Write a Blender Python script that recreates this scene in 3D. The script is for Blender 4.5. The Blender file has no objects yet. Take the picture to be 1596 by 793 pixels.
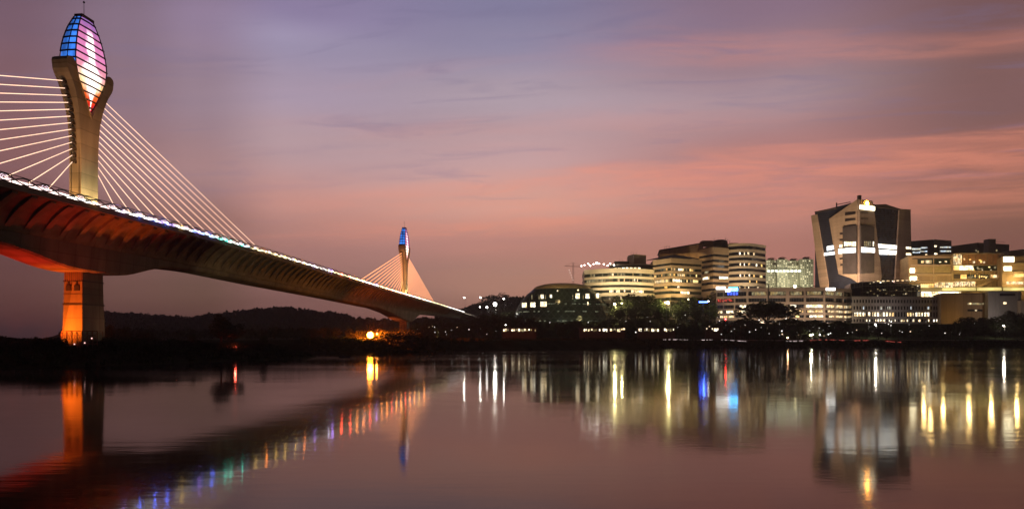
import bpy, bmesh, math, random
import numpy as np
from mathutils import Vector, Matrix
from mathutils import noise as mn
R = random.Random(7)
S = bpy.context.scene
COL = S.collection
rad = math.radians

# ------------------------------------------------------------------ camera
F, CX, HY, EYE = 950.0, 798.0, 527.0, 6.8
cam = bpy.data.cameras.new('camera'); camo = bpy.data.objects.new('camera', cam); COL.objects.link(camo)
camo.location = (0, 0, EYE); camo.rotation_euler = (rad(90), 0, 0)
cam.sensor_width = 36; cam.lens = 36 * F / 1596
cam.shift_y = (HY - 396.5) / 1596
cam.clip_start = .5; cam.clip_end = 20000
S.camera = camo

# ------------------------------------------------------------------ sky (dusk)
def lin(c):
    return tuple(((v / 255) / 12.92 if v / 255 <= .04045 else ((v / 255 + .055) / 1.055) ** 2.4) for v in c) + (1,)
SKY = [
 (15,  [(20,(116,88,102)),(120,(126,91,99)),(230,(138,94,95)),(330,(120,79,82)),(420,(98,61,66)),(525,(84,50,55))]),
 (200, [(20,(130,108,126)),(150,(142,114,126)),(260,(158,118,119)),(350,(140,98,97)),(445,(108,74,73)),(525,(90,60,62))]),
 (310, [(10,(142,122,148)),(150,(152,128,142)),(260,(166,128,130)),(350,(148,104,100)),(420,(112,79,76)),(445,(104,74,71)),(525,(90,60,62))]),
 (450, [(10,(138,124,158)),(65,(156,144,172)),(140,(168,149,169)),(220,(184,154,161)),(320,(194,140,132)),(400,(160,113,110)),(470,(126,88,90)),(525,(112,78,80))]),
 (800, [(10,(132,126,158)),(60,(144,136,164)),(155,(174,155,167)),(230,(188,153,156)),(320,(206,154,142)),(380,(180,126,118)),(440,(157,120,113)),(525,(132,98,97))]),
 (1200,[(10,(138,111,130)),(80,(152,121,132)),(155,(166,139,147)),(235,(172,121,119)),(335,(186,127,118)),(400,(178,117,109)),(525,(150,98,92))]),
 (1560,[(20,(116,82,84)),(90,(124,88,86)),(165,(128,91,90)),(240,(142,93,84)),(320,(136,90,78)),(400,(126,79,74)),(525,(105,65,60))]),
]
W = bpy.data.worlds.new('World'); S.world = W; W.use_nodes = True
nt = W.node_tree; nt.nodes.clear(); N = nt.nodes; Lk = nt.links.new
def mth(op, a=None, b=None, c=None, tree=None):
    t = tree or nt
    n = t.nodes.new('ShaderNodeMath'); n.operation = op
    for i, v in enumerate((a, b, c)):
        if v is None: continue
        if isinstance(v, (int, float)): n.inputs[i].default_value = v
        else: t.links.new(v, n.inputs[i])
    return n.outputs[0]
def mrange(v, a, b, c=0., d=1., smooth=True, tree=None):
    t = tree or nt
    n = t.nodes.new('ShaderNodeMapRange'); n.interpolation_type = 'SMOOTHSTEP' if smooth else 'LINEAR'
    t.links.new(v, n.inputs['Value'])
    for k, x in zip(('From Min', 'From Max', 'To Min', 'To Max'), (a, b, c, d)): n.inputs[k].default_value = x
    return n.outputs['Result']
def cmix(fac, a, b, mode='MIX', tree=None):
    t = tree or nt
    n = t.nodes.new('ShaderNodeMix'); n.data_type = 'RGBA'; n.blend_type = mode
    for s, v in ((n.inputs[0], fac), (n.inputs[6], a), (n.inputs[7], b)):
        if isinstance(v, (int, float)): s.default_value = v
        elif isinstance(v, tuple): s.default_value = v
        else: t.links.new(v, s)
    return n.outputs[2]
tc = N.new('ShaderNodeTexCoord'); sp = N.new('ShaderNodeSeparateXYZ'); Lk(tc.outputs['Generated'], sp.inputs[0])
az = mth('ARCTAN2', sp.outputs[0], sp.outputs[1]); el = mth('ARCSINE', sp.outputs[2])
elf = mth('MULTIPLY', el, 1 / .6)
prev = None; paz = None
for px, rows in SKY:
    a = math.atan((px - CX) / F)
    r = N.new('ShaderNodeValToRGB'); cr = r.color_ramp; cr.interpolation = 'EASE'
    rows = sorted(rows, key=lambda t: -t[0])
    while len(cr.elements) < len(rows): cr.elements.new(.5)
    for i, (py, c) in enumerate(rows):
        cr.elements[i].position = max(0, min(1, math.atan((HY - py) / F * math.cos(a)) / .6))
    for i, (py, c) in enumerate(rows): cr.elements[i].color = lin(c)
    Lk(elf, r.inputs[0])
    prev = r.outputs[0] if prev is None else cmix(mrange(az, paz, a), prev, r.outputs[0])
    paz = a
# thin sheets of cloud, rising to the right
tilt = mth('SUBTRACT', mth('MULTIPLY', el, mth('ADD', 1., mth('MULTIPLY', mth('MINIMUM', mth('MULTIPLY', az, az), 1.), .55))), mth('MULTIPLY', az, .05))
cb = N.new('ShaderNodeCombineXYZ'); Lk(mth('MULTIPLY', az, 1.3), cb.inputs[0]); Lk(mth('MULTIPLY', tilt, 11), cb.inputs[1])
def wnoise(sc, det, ro, off, dist=0.):
    n = N.new('ShaderNodeTexNoise'); n.inputs['Scale'].default_value = sc; n.inputs['Detail'].default_value = det
    n.inputs['Roughness'].default_value = ro; n.inputs['Distortion'].default_value = dist
    m = N.new('ShaderNodeVectorMath'); m.operation = 'ADD'; m.inputs[1].default_value = (off, off * .7, off * .3)
    Lk(cb.outputs[0], m.inputs[0]); Lk(m.outputs[0], n.inputs['Vector']); return n.outputs[0]
n1 = wnoise(1.5, 5, .55, 3.1, .5); n2 = wnoise(3.2, 6, .6, 9.4, .8); n3 = wnoise(.8, 3, .5, 1.7)
env = mth('MULTIPLY', mrange(az, -.55, .05), mrange(el, .50, .38))
pk = mth('MULTIPLY', mth('MULTIPLY', mrange(n1, .50, .68), env), mrange(el, .02, .14))
def band(c0, w, a0, a1, wt):
    d = mth('ABSOLUTE', mth('SUBTRACT', mth('SUBTRACT', tilt, c0), mth('MULTIPLY', mth('SUBTRACT', n1, .5), .10)))
    return mth('MULTIPLY', mth('MULTIPLY', mrange(d, w, 0.), mrange(az, a0, a1)), wt)
bsum = mth('ADD', band(.242, .034, -.5, .1, .95), mth('ADD', band(.195, .040, -.55, -.1, .8), mth('ADD', band(.432, .034, -.02, .3, .50), band(.275, .016, .25, .6, .8))))
bsum = mth('MULTIPLY', bsum, mrange(wnoise(4.5, 6, .62, 21.3, .6), .30, .66, .15, 1.))
pk = mth('MINIMUM', mth('ADD', mth('MULTIPLY', pk, .25), bsum), 1.)
c1 = cmix(mth('MULTIPLY', pk, .54), prev, lin((232, 142, 116)))
bl = mth('MULTIPLY', mrange(n2, .50, .72), mrange(el, .10, .3))
c2 = cmix(mth('MULTIPLY', bl, .30), c1, lin((118, 108, 142)))
mod = mrange(n3, .3, .7, .90, 1.10, False)
c3 = cmix(1., c2, (1, 1, 1, 1), 'MULTIPLY')
vm = N.new('ShaderNodeVectorMath'); vm.operation = 'SCALE'; Lk(c3, vm.inputs[0])
aaz = mth('ABSOLUTE', az)
fade = mth('MULTIPLY', mrange(aaz, .74, 1.15, 1., .06), mrange(el, .54, .85, 1., .10))
Lk(mth('MULTIPLY', mod, fade), vm.inputs['Scale'])
bg = N.new('ShaderNodeBackground'); Lk(vm.outputs[0], bg.inputs[0]); bg.inputs[1].default_value = 1.0
ns = N.new('ShaderNodeTexSky'); ns.sky_type = 'NISHITA'; ns.sun_disc = False; ns.sun_elevation = rad(0.0); ns.sun_rotation = rad(8)
bg2 = N.new('ShaderNodeBackground'); Lk(ns.outputs[0], bg2.inputs[0]); bg2.inputs[1].default_value = .02
ad = N.new('ShaderNodeAddShader'); Lk(bg.outputs[0], ad.inputs[0]); Lk(bg2.outputs[0], ad.inputs[1])
wo = N.new('ShaderNodeOutputWorld'); Lk(ad.outputs[0], wo.inputs[0])
S.view_settings.view_transform = 'Standard'; S.view_settings.look = 'None'; S.view_settings.gamma = 1
S.view_settings.use_curve_mapping = False; S.view_settings.exposure = 0
S.cycles.max_bounces = 5; S.cycles.diffuse_bounces = 2; S.cycles.glossy_bounces = 3; S.cycles.transparent_max_bounces = 6
S.cycles.sample_clamp_indirect = 4; S.cycles.use_denoising = True; S.cycles.caustics_reflective = False

HAZE = .00016
S.cycles.volume_bounces = 0
# ------------------------------------------------------------------ helpers
def P(px, py, Y): return Vector(((px - CX) / F * Y, Y, EYE + (HY - py) * Y / F))
def Z(py, Y): return EYE + (HY - py) * Y / F
def X(px, Y): return (px - CX) / F * Y
_m = {}
def mat(name, col, rough=.7, var=.25, sc=.6, metal=0., bump=.0, spec=.5, streak=False, joint=None):
    if name in _m: return _m[name]
    m = bpy.data.materials.new(name); m.use_nodes = True; t = m.node_tree; b = t.nodes['Principled BSDF']
    b.inputs['Roughness'].default_value = rough; b.inputs['Metallic'].default_value = metal
    b.inputs['Specular IOR Level'].default_value = spec
    c = t.nodes.new('ShaderNodeTexCoord'); n = t.nodes.new('ShaderNodeTexNoise')
    n.inputs['Scale'].default_value = sc; n.inputs['Detail'].default_value = 5
    mp = t.nodes.new('ShaderNodeMapping'); mp.inputs['Scale'].default_value = (1, 1, .15) if streak else (1, 1, 1)
    t.links.new(c.outputs['Object'], mp.inputs[0]); t.links.new(mp.outputs[0], n.inputs['Vector'])
    f = mrange(n.outputs[0], .3, .7, tree=t, smooth=False)
    lo = tuple(x * (1 - var) for x in col) + (1,); hi = tuple(min(1, x * (1 + var)) for x in col) + (1,)
    cc = cmix(f, lo, hi, tree=t)
    if joint:   # formwork / panel joints every few metres, with each lift a slightly different tone
        sx = t.nodes.new('ShaderNodeSeparateXYZ'); t.links.new(c.outputs['Object'], sx.inputs[0])
        for ax, step in joint:
            q = mth('DIVIDE', sx.outputs['XYZ'.index(ax)], step, tree=t); fr = mth('FRACT', q, tree=t)
            wnz = t.nodes.new('ShaderNodeTexWhiteNoise'); wnz.noise_dimensions = '1D'; t.links.new(mth('FLOOR', q, tree=t), wnz.inputs['W'])
            tone = mrange(wnz.outputs[0], 0, 1, .84, 1.1, False, tree=t)
            ln = mth('MULTIPLY', mrange(fr, .0, .07, .55, 1., tree=t), tone, tree=t)
            vv = t.nodes.new('ShaderNodeVectorMath'); vv.operation = 'SCALE'; t.links.new(cc, vv.inputs[0]); t.links.new(ln, vv.inputs['Scale']); cc = vv.outputs[0]
    t.links.new(cc, b.inputs['Base Color'])
    if bump:
        bp = t.nodes.new('ShaderNodeBump'); bp.inputs['Strength'].default_value = bump; bp.inputs['Distance'].default_value = .2
        t.links.new(n.outputs[0], bp.inputs['Height']); t.links.new(bp.outputs[0], b.inputs['Normal'])
    _m[name] = m; return m
def emi(name, col, s, var=0., sc=(.5, .5, .5)):
    if name in _m: return _m[name]
    m = bpy.data.materials.new(name); m.use_nodes = True; t = m.node_tree; t.nodes.clear()
    e = t.nodes.new('ShaderNodeEmission'); e.inputs[0].default_value = tuple(col) + (1,); e.inputs[1].default_value = s
    o = t.nodes.new('ShaderNodeOutputMaterial'); t.links.new(e.outputs[0], o.inputs[0])
    if var:
        c = t.nodes.new('ShaderNodeTexCoord'); mp = t.nodes.new('ShaderNodeMapping'); mp.inputs['Scale'].default_value = sc
        n = t.nodes.new('ShaderNodeTexNoise'); n.inputs['Scale'].default_value = 1; n.inputs['Detail'].default_value = 3
        t.links.new(c.outputs['Object'], mp.inputs[0]); t.links.new(mp.outputs[0], n.inputs['Vector'])
        n2_ = t.nodes.new('ShaderNodeTexNoise'); n2_.inputs['Scale'].default_value = .55; t.links.new(mp.outputs[0], n2_.inputs['Vector'])
        if name.startswith('window'): t.links.new(cmix(mrange(n2_.outputs[0], .4, .62, tree=t), tuple(col) + (1,), (col[0], col[1] * .78, col[2] * .5, 1), tree=t), e.inputs[0])
        t.links.new(mrange(n.outputs[0], .35, .65, s * (1 - var), s * (1 + var), False, tree=t), e.inputs[1])
    _m[name] = m; return m
class MB:
    def __init__(s): s.v = []; s.f = []
    def add(s, vs, fs):
        o = len(s.v); s.v += [tuple(v) for v in vs]; s.f += [tuple(i + o for i in f) for f in fs]; return s
    def box(s, c, d, rz=0., rot=None):
        hx, hy, hz = d[0] / 2, d[1] / 2, d[2] / 2
        M = rot if rot is not None else Matrix.Rotation(rz, 3, 'Z')
        vs = [Vector(c) + M @ Vector((x, y, z)) for x in (-hx, hx) for y in (-hy, hy) for z in (-hz, hz)]
        return s.add(vs, [(0, 1, 3, 2), (4, 6, 7, 5), (0, 4, 5, 1), (2, 3, 7, 6), (0, 2, 6, 4), (1, 5, 7, 3)])
    def prism(s, poly, z0, z1):
        n = len(poly)
        vs = [(p[0], p[1], z0) for p in poly] + [(p[0], p[1], z1) for p in poly]
        return s.add(vs, [tuple(range(n - 1, -1, -1)), tuple(range(n, 2 * n))] + [(i, (i + 1) % n, n + (i + 1) % n, n + i) for i in range(n)])
    def slab(s, pts, off):
        n = len(pts); off = Vector(off)
        vs = [Vector(p) for p in pts] + [Vector(p) + off for p in pts]
        return s.add(vs, [tuple(range(n - 1, -1, -1)), tuple(range(n, 2 * n))] + [(i, (i + 1) % n, n + (i + 1) % n, n + i) for i in range(n)])
    def tube(s, pts, r, n=6):
        pts = [Vector(p) for p in pts]; rr = r if isinstance(r, (list, tuple)) else [r] * len(pts); rings = []
        for i, p in enumerate(pts):
            d = (pts[min(i + 1, len(pts) - 1)] - pts[max(i - 1, 0)]).normalized()
            a = d.cross(Vector((0, 0, 1)));
            if a.length < .1: a = d.cross(Vector((1, 0, 0)))
            a.normalize(); b = d.cross(a)
            rings += [p + (a * math.cos(2 * math.pi * k / n) + b * math.sin(2 * math.pi * k / n)) * rr[i] for k in range(n)]
        fs = [(i * n + k, i * n + (k + 1) % n, (i + 1) * n + (k + 1) % n, (i + 1) * n + k) for i in range(len(pts) - 1) for k in range(n)]
        fs += [tuple(range(n - 1, -1, -1)), tuple((len(pts) - 1) * n + k for k in range(n))]
        return s.add(rings, fs)
    def lathe(s, c, prof, n=24, sy=1., full=True):
        vs = [(c[0] + r * math.cos(2 * math.pi * k / n), c[1] + sy * r * math.sin(2 * math.pi * k / n), c[2] + z) for r, z in prof for k in range(n)]
        fs = [(i * n + k, i * n + (k + 1) % n, (i + 1) * n + (k + 1) % n, (i + 1) * n + k) for i in range(len(prof) - 1) for k in range(n)]
        fs += [tuple(range(n - 1, -1, -1)), tuple((len(prof) - 1) * n + k for k in range(n))]
        return s.add(vs, fs)
    def ball(s, c, r, n=8):
        m = max(4, n // 2 + 1)
        return s.lathe((c[0], c[1], c[2]), [(max(.001, r * math.sin(math.pi * i / m)), -r * math.cos(math.pi * i / m)) for i in range(m + 1)], n)
    def build(s, name, m, parent=None, smooth=False, bevel=0.):
        me = bpy.data.meshes.new(name); me.from_pydata(s.v, [], s.f); me.materials.append(m)
        bm = bmesh.new(); bm.from_mesh(me); bmesh.ops.recalc_face_normals(bm, faces=bm.faces); bm.to_mesh(me); bm.free()
        if smooth:
            for p in me.polygons: p.use_smooth = True
        o = bpy.data.objects.new(name, me); COL.objects.link(o)
        if parent is not None:
            o.parent = parent
            o.matrix_parent_inverse = parent.matrix_world.inverted() if parent.type != 'EMPTY' or parent.location.length else Matrix()
        if bevel:
            b = o.modifiers.new('b', 'BEVEL'); b.width = bevel; b.segments = 2; b.limit_method = 'ANGLE'
        return o
def tag(o, label=None, cat=None, group=None, kind=None):
    if label: o['label'] = label
    if cat: o['category'] = cat
    if group: o['group'] = group
    if kind: o['kind'] = kind
    return o
def thing(name, label, cat, group=None):
    o = bpy.data.objects.new(name, None); COL.objects.link(o); return tag(o, label, cat, group)
def copy_tree(o, parent=None):
    c = o.copy(); COL.objects.link(c)
    if parent: c.parent = parent
    for ch in list(o.children): copy_tree(ch, c)
    return c
def lamp(name, kind, loc, energy, col, target=None, size=1., spot=None, parent=None, blend=.6):
    l = bpy.data.lights.new(name, kind); l.energy = energy; l.color = col
    if kind == 'AREA': l.size = size
    else: l.shadow_soft_size = size
    if kind == 'SPOT': l.spot_size = rad(spot or 90); l.spot_blend = blend
    o = bpy.data.objects.new(name, l); COL.objects.link(o); o.location = loc
    if target is not None: o.rotation_euler = (Vector(target) - Vector(loc)).to_track_quat('-Z', 'Y').to_euler()
    if parent: o.parent = parent
    return o

# ------------------------------------------------------------------ materials
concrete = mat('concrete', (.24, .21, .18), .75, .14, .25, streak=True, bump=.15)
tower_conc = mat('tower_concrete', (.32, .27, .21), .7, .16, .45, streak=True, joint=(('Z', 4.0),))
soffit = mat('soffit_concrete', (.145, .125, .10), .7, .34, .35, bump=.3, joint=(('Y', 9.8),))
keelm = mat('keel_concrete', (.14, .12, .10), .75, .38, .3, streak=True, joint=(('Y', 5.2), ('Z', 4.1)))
dark = mat('dark_metal', (.02, .02, .022), .5, .2)
steel = mat('grey_steel', (.12, .12, .12), .5, .2, metal=.3)
glassd = mat('dark_glass', (.018, .022, .032), .12, .3, .15, spec=.6)
glassg = mat('green_glass', (.018, .030, .024), .18, .35, .3, spec=.5)
cream = mat('cream_paint', (.62, .56, .42), .7, .08, .1, streak=True)
tan = mat('tan_stone', (.42, .32, .22), .75, .10, .12, streak=True)
brown = mat('brown_stone', (.30, .21, .13), .8, .18, .15, streak=True, joint=(('X', 7.),))
beige = mat('beige_wall', (.42, .34, .27), .8, .12, .12, streak=True)
grey = mat('grey_wall', (.30, .28, .27), .8, .12, .1, streak=True)
roofm = mat('roof_dark', (.07, .055, .05), .8, .2, .3)
asphalt = mat('asphalt', (.05, .05, .05), .85, .2, .5)
bark = mat('bark', (.05, .038, .028), .9, .3, 2)
leafm = mat('leaves', (.045, .060, .022), .7, .5, .5, spec=.05)
leafd = mat('dark_leaves', (.040, .048, .022), .75, .5, .5, spec=.05)
soil = mat('ground_grass', (.035, .040, .022), .95, .4, .12, bump=.4, spec=0.)
w_warm = emi('window_warm', (1, .80, .48), 1.25, .75, (.5, .5, .4))
w_white = emi('window_white', (1, .93, .72), 2.4, .7, (.45, .45, .5))
w_dim = emi('window_dim', (.9, .78, .45), .35, .7, (.5, .5, .3))
w_cool = emi('window_cool', (.70, .85, 1), .9, .6, (.3, .3, .4))
w_yel = emi('window_yellow', (1, .72, .28), 1.7, .5, (.2, .2, .4))
w_band = emi('window_band_white', (.92, .97, 1), 3.0, .12, (.4, .4, .2))
bulb = emi('bulb_white', (1, .95, .85), 26)
bulb_small = emi('bulb_small_white', (1, .95, .88), 7)
bulb_y = emi('bulb_yellow', (1, .86, .45), 24)
bulb_o = emi('bulb_orange', (1, .30, .02), 170)
bulb_b = emi('bulb_blue', (.04, .10, 1), 22)

# ------------------------------------------------------------------ ground sheet
def lerp(x, xs, ys): return np.interp(x, xs, ys)
SHX = [-3000, -600, -170, -112, -60, -25, 40, 110, 400, 3000]
SHY = [230, 236, 250, 288, 294, 325, 405, 430, 432, 430]
PEN = np.array([(-4000, -900), (-420, 40), (-165, 118), (-112, 134), (-92, 158), (-76, 196), (-68, 210), (-74, 226), (-108, 240), (-160, 262), (-4000, 300)], float)
RPX = [-3000, 60, 95, 130, 160, 230, 300, 330, 385, 440, 500, 560, 620, 680, 715, 740, 790, 850, 1000, 1600, 4000]
RPY = [534, 534, 531, 503, 498, 502, 506, 501, 495, 491, 496, 507, 510, 506, 497, 486, 476, 474, 486, 490, 500]
def sst(a, b, x): t = np.clip((x - a) / (b - a), 0, 1); return t * t * (3 - 2 * t)
def segd(px, py, poly):
    d = np.full(px.shape, 1e9); ins = np.zeros(px.shape, bool); n = len(poly)
    for i in range(n):
        ax, ay = poly[i]; bx, by = poly[(i + 1) % n]
        vx, vy = bx - ax, by - ay; t = np.clip(((px - ax) * vx + (py - ay) * vy) / (vx * vx + vy * vy), 0, 1)
        d = np.minimum(d, np.hypot(px - ax - t * vx, py - ay - t * vy))
        c = ((ay > py) != (by > py)) & (px < (bx - ax) * (py - ay) / (by - ay + 1e-9) + ax); ins ^= c
    return np.where(ins, d, -d)
def terrain(x, y):
    x = np.asarray(x, float); y = np.asarray(y, float)
    wob = 2.5 * np.sin(x * .06) + 1.5 * np.sin(x * .17 + 1) + 1.2 * np.sin(y * .11)
    d1 = y - lerp(x, SHX, SHY) + wob * (x < 60) * .8 + .4 * wob
    d2 = segd(x, y, PEN) + wob * .6
    pxx = CX + F * x / np.maximum(y, 1)
    right = sst(-80, 10, x)
    h1 = -4 + 4 * np.clip((d1 + 14) / 14, 0, 1) + np.where(d1 > 0, 5.3 * sst(0, 13, d1), 0)
    h1 = h1 + right * (15 * sst(462, 560, y) + 13 * sst(560, 720, y))
    rh = EYE + (HY - lerp(pxx, RPX, RPY)) * 1000 / F - 5.3
    h1 = np.where(d1 > 0, np.maximum(h1, 5.3 * sst(0, 13, d1) + np.maximum(rh, 0) * np.exp(-((y - 1000) / 230.) ** 2)), h1)
    h1 = h1 + np.where(d1 > 20, .6 * np.sin(x * .05 + y * .03) * np.sin(y * .07), 0)
    h2 = -4 + 4 * np.clip((d2 + 10) / 10, 0, 1) + np.where(d2 > 0, 4.0 * sst(0, 16, d2), 0)
    h2 = h2 + np.where(d2 > 0, 4.2 * np.exp(-(((x + 172) / 24) ** 2 + ((y - 182) / 22) ** 2)) + .5 * np.sin(x * .13) * np.sin(y * .1), 0)
    return np.maximum(h1, h2)
def gz(x, y): return float(terrain(np.array([x]), np.array([y]))[0])
def axis(segs):
    out = []
    for a, b, st in segs: out += list(np.arange(a, b, st))
    return np.array(out + [segs[-1][1]])
gx = axis([(-9000, -1000, 800), (-1000, -260, 30), (-260, 60, 4), (60, 760, 10), (760, 1400, 40), (1400, 9000, 950)])
gy = axis([(-1500, 40, 110), (40, 90, 10), (90, 320, 4), (320, 480, 5), (480, 760, 14), (760, 1300, 30), (1300, 9000, 770)])
GX, GY = np.meshgrid(gx, gy); GZ = terrain(GX, GY)
nx, ny = len(gx), len(gy)
b = MB(); b.v = list(zip(GX.ravel(), GY.ravel(), GZ.ravel()))
b.f = [(j * nx + i, j * nx + i + 1, (j + 1) * nx + i + 1, (j + 1) * nx + i) for j in range(ny - 1) for i in range(nx - 1)]
tag(b.build('ground', soil, smooth=True), kind='structure', label='dark grassy ground of the lake banks and hills')

# water
wm = bpy.data.materials.new('lake_water'); wm.use_nodes = True; t = wm.node_tree; pb = t.nodes['Principled BSDF']
pb.inputs['Base Color'].default_value = (.006, .004, .005, 1); pb.inputs['IOR'].default_value = 1.285
ROUGH = (.055, .10); pb.inputs['Specular Tint'].default_value = (1, .86, .84, 1)
c = t.nodes.new('ShaderNodeTexCoord')
def wn(scale, mp, det):
    m_ = t.nodes.new('ShaderNodeMapping'); m_.inputs['Scale'].default_value = mp
    n_ = t.nodes.new('ShaderNodeTexNoise'); n_.inputs['Scale'].default_value = scale; n_.inputs['Detail'].default_value = det
    t.links.new(c.outputs['Object'], m_.inputs[0]); t.links.new(m_.outputs[0], n_.inputs['Vector']); return n_.outputs[0]
hgt = mth('ADD', mth('ADD', mth('MULTIPLY', wn(1., (.25, 1.1, 1), 3), .007, tree=t), mth('MULTIPLY', wn(1., (.7, 3.2, 1), 2), .0022, tree=t), tree=t), mth('MULTIPLY', wn(.12, (.5, 1, 1), 2), .03, tree=t), tree=t)
bp = t.nodes.new('ShaderNodeBump'); bp.inputs['Strength'].default_value = .8; bp.inputs['Distance'].default_value = 1.
t.links.new(mrange(wn(.02, (.35, 1.6, 1), 4), .38, .62, ROUGH[0], ROUGH[1], tree=t), pb.inputs['Roughness'])
t.links.new(hgt, bp.inputs['Height']); t.links.new(bp.outputs[0], pb.inputs['Normal'])
b = MB(); b.add([(-9000, -1500, 0), (9000, -1500, 0), (9000, 3000, 0), (-9000, 3000, 0)], [(0, 1, 2, 3)])
tag(b.build('lake_water', wm), kind='structure', label='still dark lake water with long soft reflections')

# shore road on the far bank with kerb
b = MB(); k = MB()
ys0, ys1 = 441, 451
xs = list(range(60, 760, 10))
for x0, x1 in zip(xs, xs[1:]):
    z0 = max(gz(x0, ys0), gz(x0, ys1)) + .12; z1 = max(gz(x1, ys0), gz(x1, ys1)) + .12
    b.add([(x0, ys0, z0), (x1, ys0, z1), (x1, ys1, z1), (x0, ys1, z0)], [(0, 1, 2, 3)])
    for yy in (ys0 - .2, ys1 + .2):
        k.slab([(x0, yy - .15, z0 - .5), (x1, yy - .15, z1 - .5), (x1, yy - .15, z1 + .13), (x0, yy - .15, z0 + .13)], (0, .3, 0))
tag(b.build('shore_road', asphalt), kind='structure', label='dark shore road on the far bank')
tag(k.build('kerb', concrete), kind='structure', label='pale kerb along the shore road')

# ------------------------------------------------------------------ cable-stayed bridge (one thing)
UX, UY = .9927, -.1204; DX, DY = .1204, .9927
def bx_(Y): return -140 + .1213 * Y
def dz(Y): return EYE + float(np.interp(Y, [0, 200, 250, 320, 385, 450, 520, 642, 720, 800], [34.3, 33.9, 33.4, 32.3, 31.0, 30.0, 29.0, 26.6, 25.4, 24]))
def dep(Y):
    v = np.interp(Y, [0, 90, 125, 142, 151, 160, 181, 188, 198, 215, 254, 340, 400, 425, 447, 462, 478, 487, 500, 558, 642, 760],
                  [11, 10.5, 11, 12, 13.5, 15.9, 15.9, 13.0, 11.0, 10.2, 10.8, 10.8, 11, 12.5, 15.5, 17, 17, 13.5, 9.5, 7.3, 5, 3])
    return float(v)
def smooth_dep(Y): return sum(dep(Y + k) * w for k, w in ((-6, .15), (-3, .2), (0, .3), (3, .2), (6, .15)))
def BP(Y, u, z): return Vector((bx_(Y) + UX * u, Y + UY * u, dz(Y) + z))
BR = thing('cable_stayed_bridge', 'long concrete cable-stayed bridge with two lit bud-topped pylons crossing the lake', 'bridge')
st = list(np.arange(40, 740, 3.0))
def wing(D):
    k = min(1, D / 10.5)
    return [(12.9, -1.3 * k), (11.6, -1.75 * k), (10.0, -2.7 * k), (8.4, -4.1 * k), (7.0, -5.8 * k), (5.9, -7.6 * k), (5.3, -8.9 * k)]
def loft(fn, ys, close=True):
    b = MB(); rows = [fn(y) for y in ys]; n = len(rows[0])
    b.v = [tuple(p) for r in rows for p in r]
    b.f = [(i * n + k, i * n + (k + 1) % n, (i + 1) * n + (k + 1) % n, (i + 1) * n + k) for i in range(len(ys) - 1) for k in range(n if close else n - 1)]
    b.f += [tuple(range(n - 1, -1, -1)), tuple((len(ys) - 1) * n + k for k in range(n))]
    return b
def sec_deck(Y):
    w = wing(smooth_dep(Y)); half = [(13.0, 0), (13.0, -1.1)] + w
    return [BP(Y, u, z) for u, z in half] + [BP(Y, -u, z) for u, z in reversed(half)]
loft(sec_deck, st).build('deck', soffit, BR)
def sec_keel(Y):
    D = smooth_dep(Y); k = min(1, D / 10.5)
    return [BP(Y, u, z) for u, z in [(5.1, -8.4 * k), (4.6, -D + .5), (4.1, -D), (-4.1, -D), (-4.6, -D + .5), (-5.1, -8.4 * k)]]
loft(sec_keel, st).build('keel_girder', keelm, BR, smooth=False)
def sec_fas(Y): return [BP(Y, u, z) for u, z in [(13.02, -1.15), (13.55, -1.15), (13.55, .25), (12.6, .25), (12.6, .03), (13.02, .03)]]
loft(sec_fas, st).build('edge_beam', concrete, BR)
def sec_fas2(Y): return [BP(Y, -u, z) for u, z in [(13.02, -1.15), (13.55, -1.15), (13.55, .25), (12.6, .25), (12.6, .03), (13.02, .03)]]
loft(sec_fas2, st).build('edge_beam', concrete, BR)
road_m = asphalt
loft(lambda Y: [BP(Y, 11.8, .02), BP(Y, 11.8, .08), BP(Y, -11.8, .08), BP(Y, -11.8, .02)], st).build('roadway', road_m, BR)
for i in range(100):
    Y = 98 + i * 4.9; b = MB(); w = wing(smooth_dep(Y))
    for sg in (1,):
        pin = [(u, z) for u, z in w]; out = [(u - .05 - .12 * j * .5, z - .2 - 1.0 * math.sin(math.pi * min(1, (j + .6) / 6.5))) for j, (u, z) in enumerate(w)]
        for (a0, a1, o0, o1) in zip(pin, pin[1:], out, out[1:]):
            b.slab([BP(Y - .75, sg * a0[0], a0[1] + .1), BP(Y - .75, sg * a1[0], a1[1] + .1), BP(Y - .75, sg * o1[0], o1[1]), BP(Y - .75, sg * o0[0], o0[1])], (DX * 1.5, DY * 1.5, 0))
    b.build('rib', soffit, BR)
# lit parapet
led_cols = [('led_pink', (1, .72, .66), 2.6), ('led_white', (1, .95, .86), 3.2), ('led_violet', (.62, .45, 1), 3.0), ('led_ice', (.62, .86, 1), 3.2), ('led_warm', (1, .82, .45), 3.0), ('led_blue', (.25, .35, 1), 4.0), ('led_teal', (.25, 1, .75), 2.6)]
leds = [emi(n, c_, s_ * .95, .97, (.55, .55, 1.8)) for n, c_, s_ in led_cols]
seq = [(90, 0), (150, 1), (158, 0), (166, 1), (182, 2), (190, 1), (198, 5), (204, 3), (212, 6), (218, 1), (224, 3), (232, 4), (262, 1), (300, 4), (345, 1), (375, 4), (400, 1), (440, 5), (446, 1), (500, 4), (560, 1), (640, 1)]
for (y0, c0), (y1, _) in zip(seq, seq[1:]):
    ys = list(np.arange(y0, y1, 3.)) + [y1]
    b = loft(lambda Y: [BP(Y, 12.75, .30), BP(Y, 12.95, .30), BP(Y, 12.95, 1.15), BP(Y, 12.75, 1.15)], ys)
    b.build('led_strip', leds[c0], BR)
ys = list(np.arange(90, 640, 3.)); 
loft(lambda Y: [BP(Y, -12.75, .30), BP(Y, -12.95, .30), BP(Y, -12.95, 1.0), BP(Y, -12.75, 1.0)], ys).build('led_strip', leds[1], BR)
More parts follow.
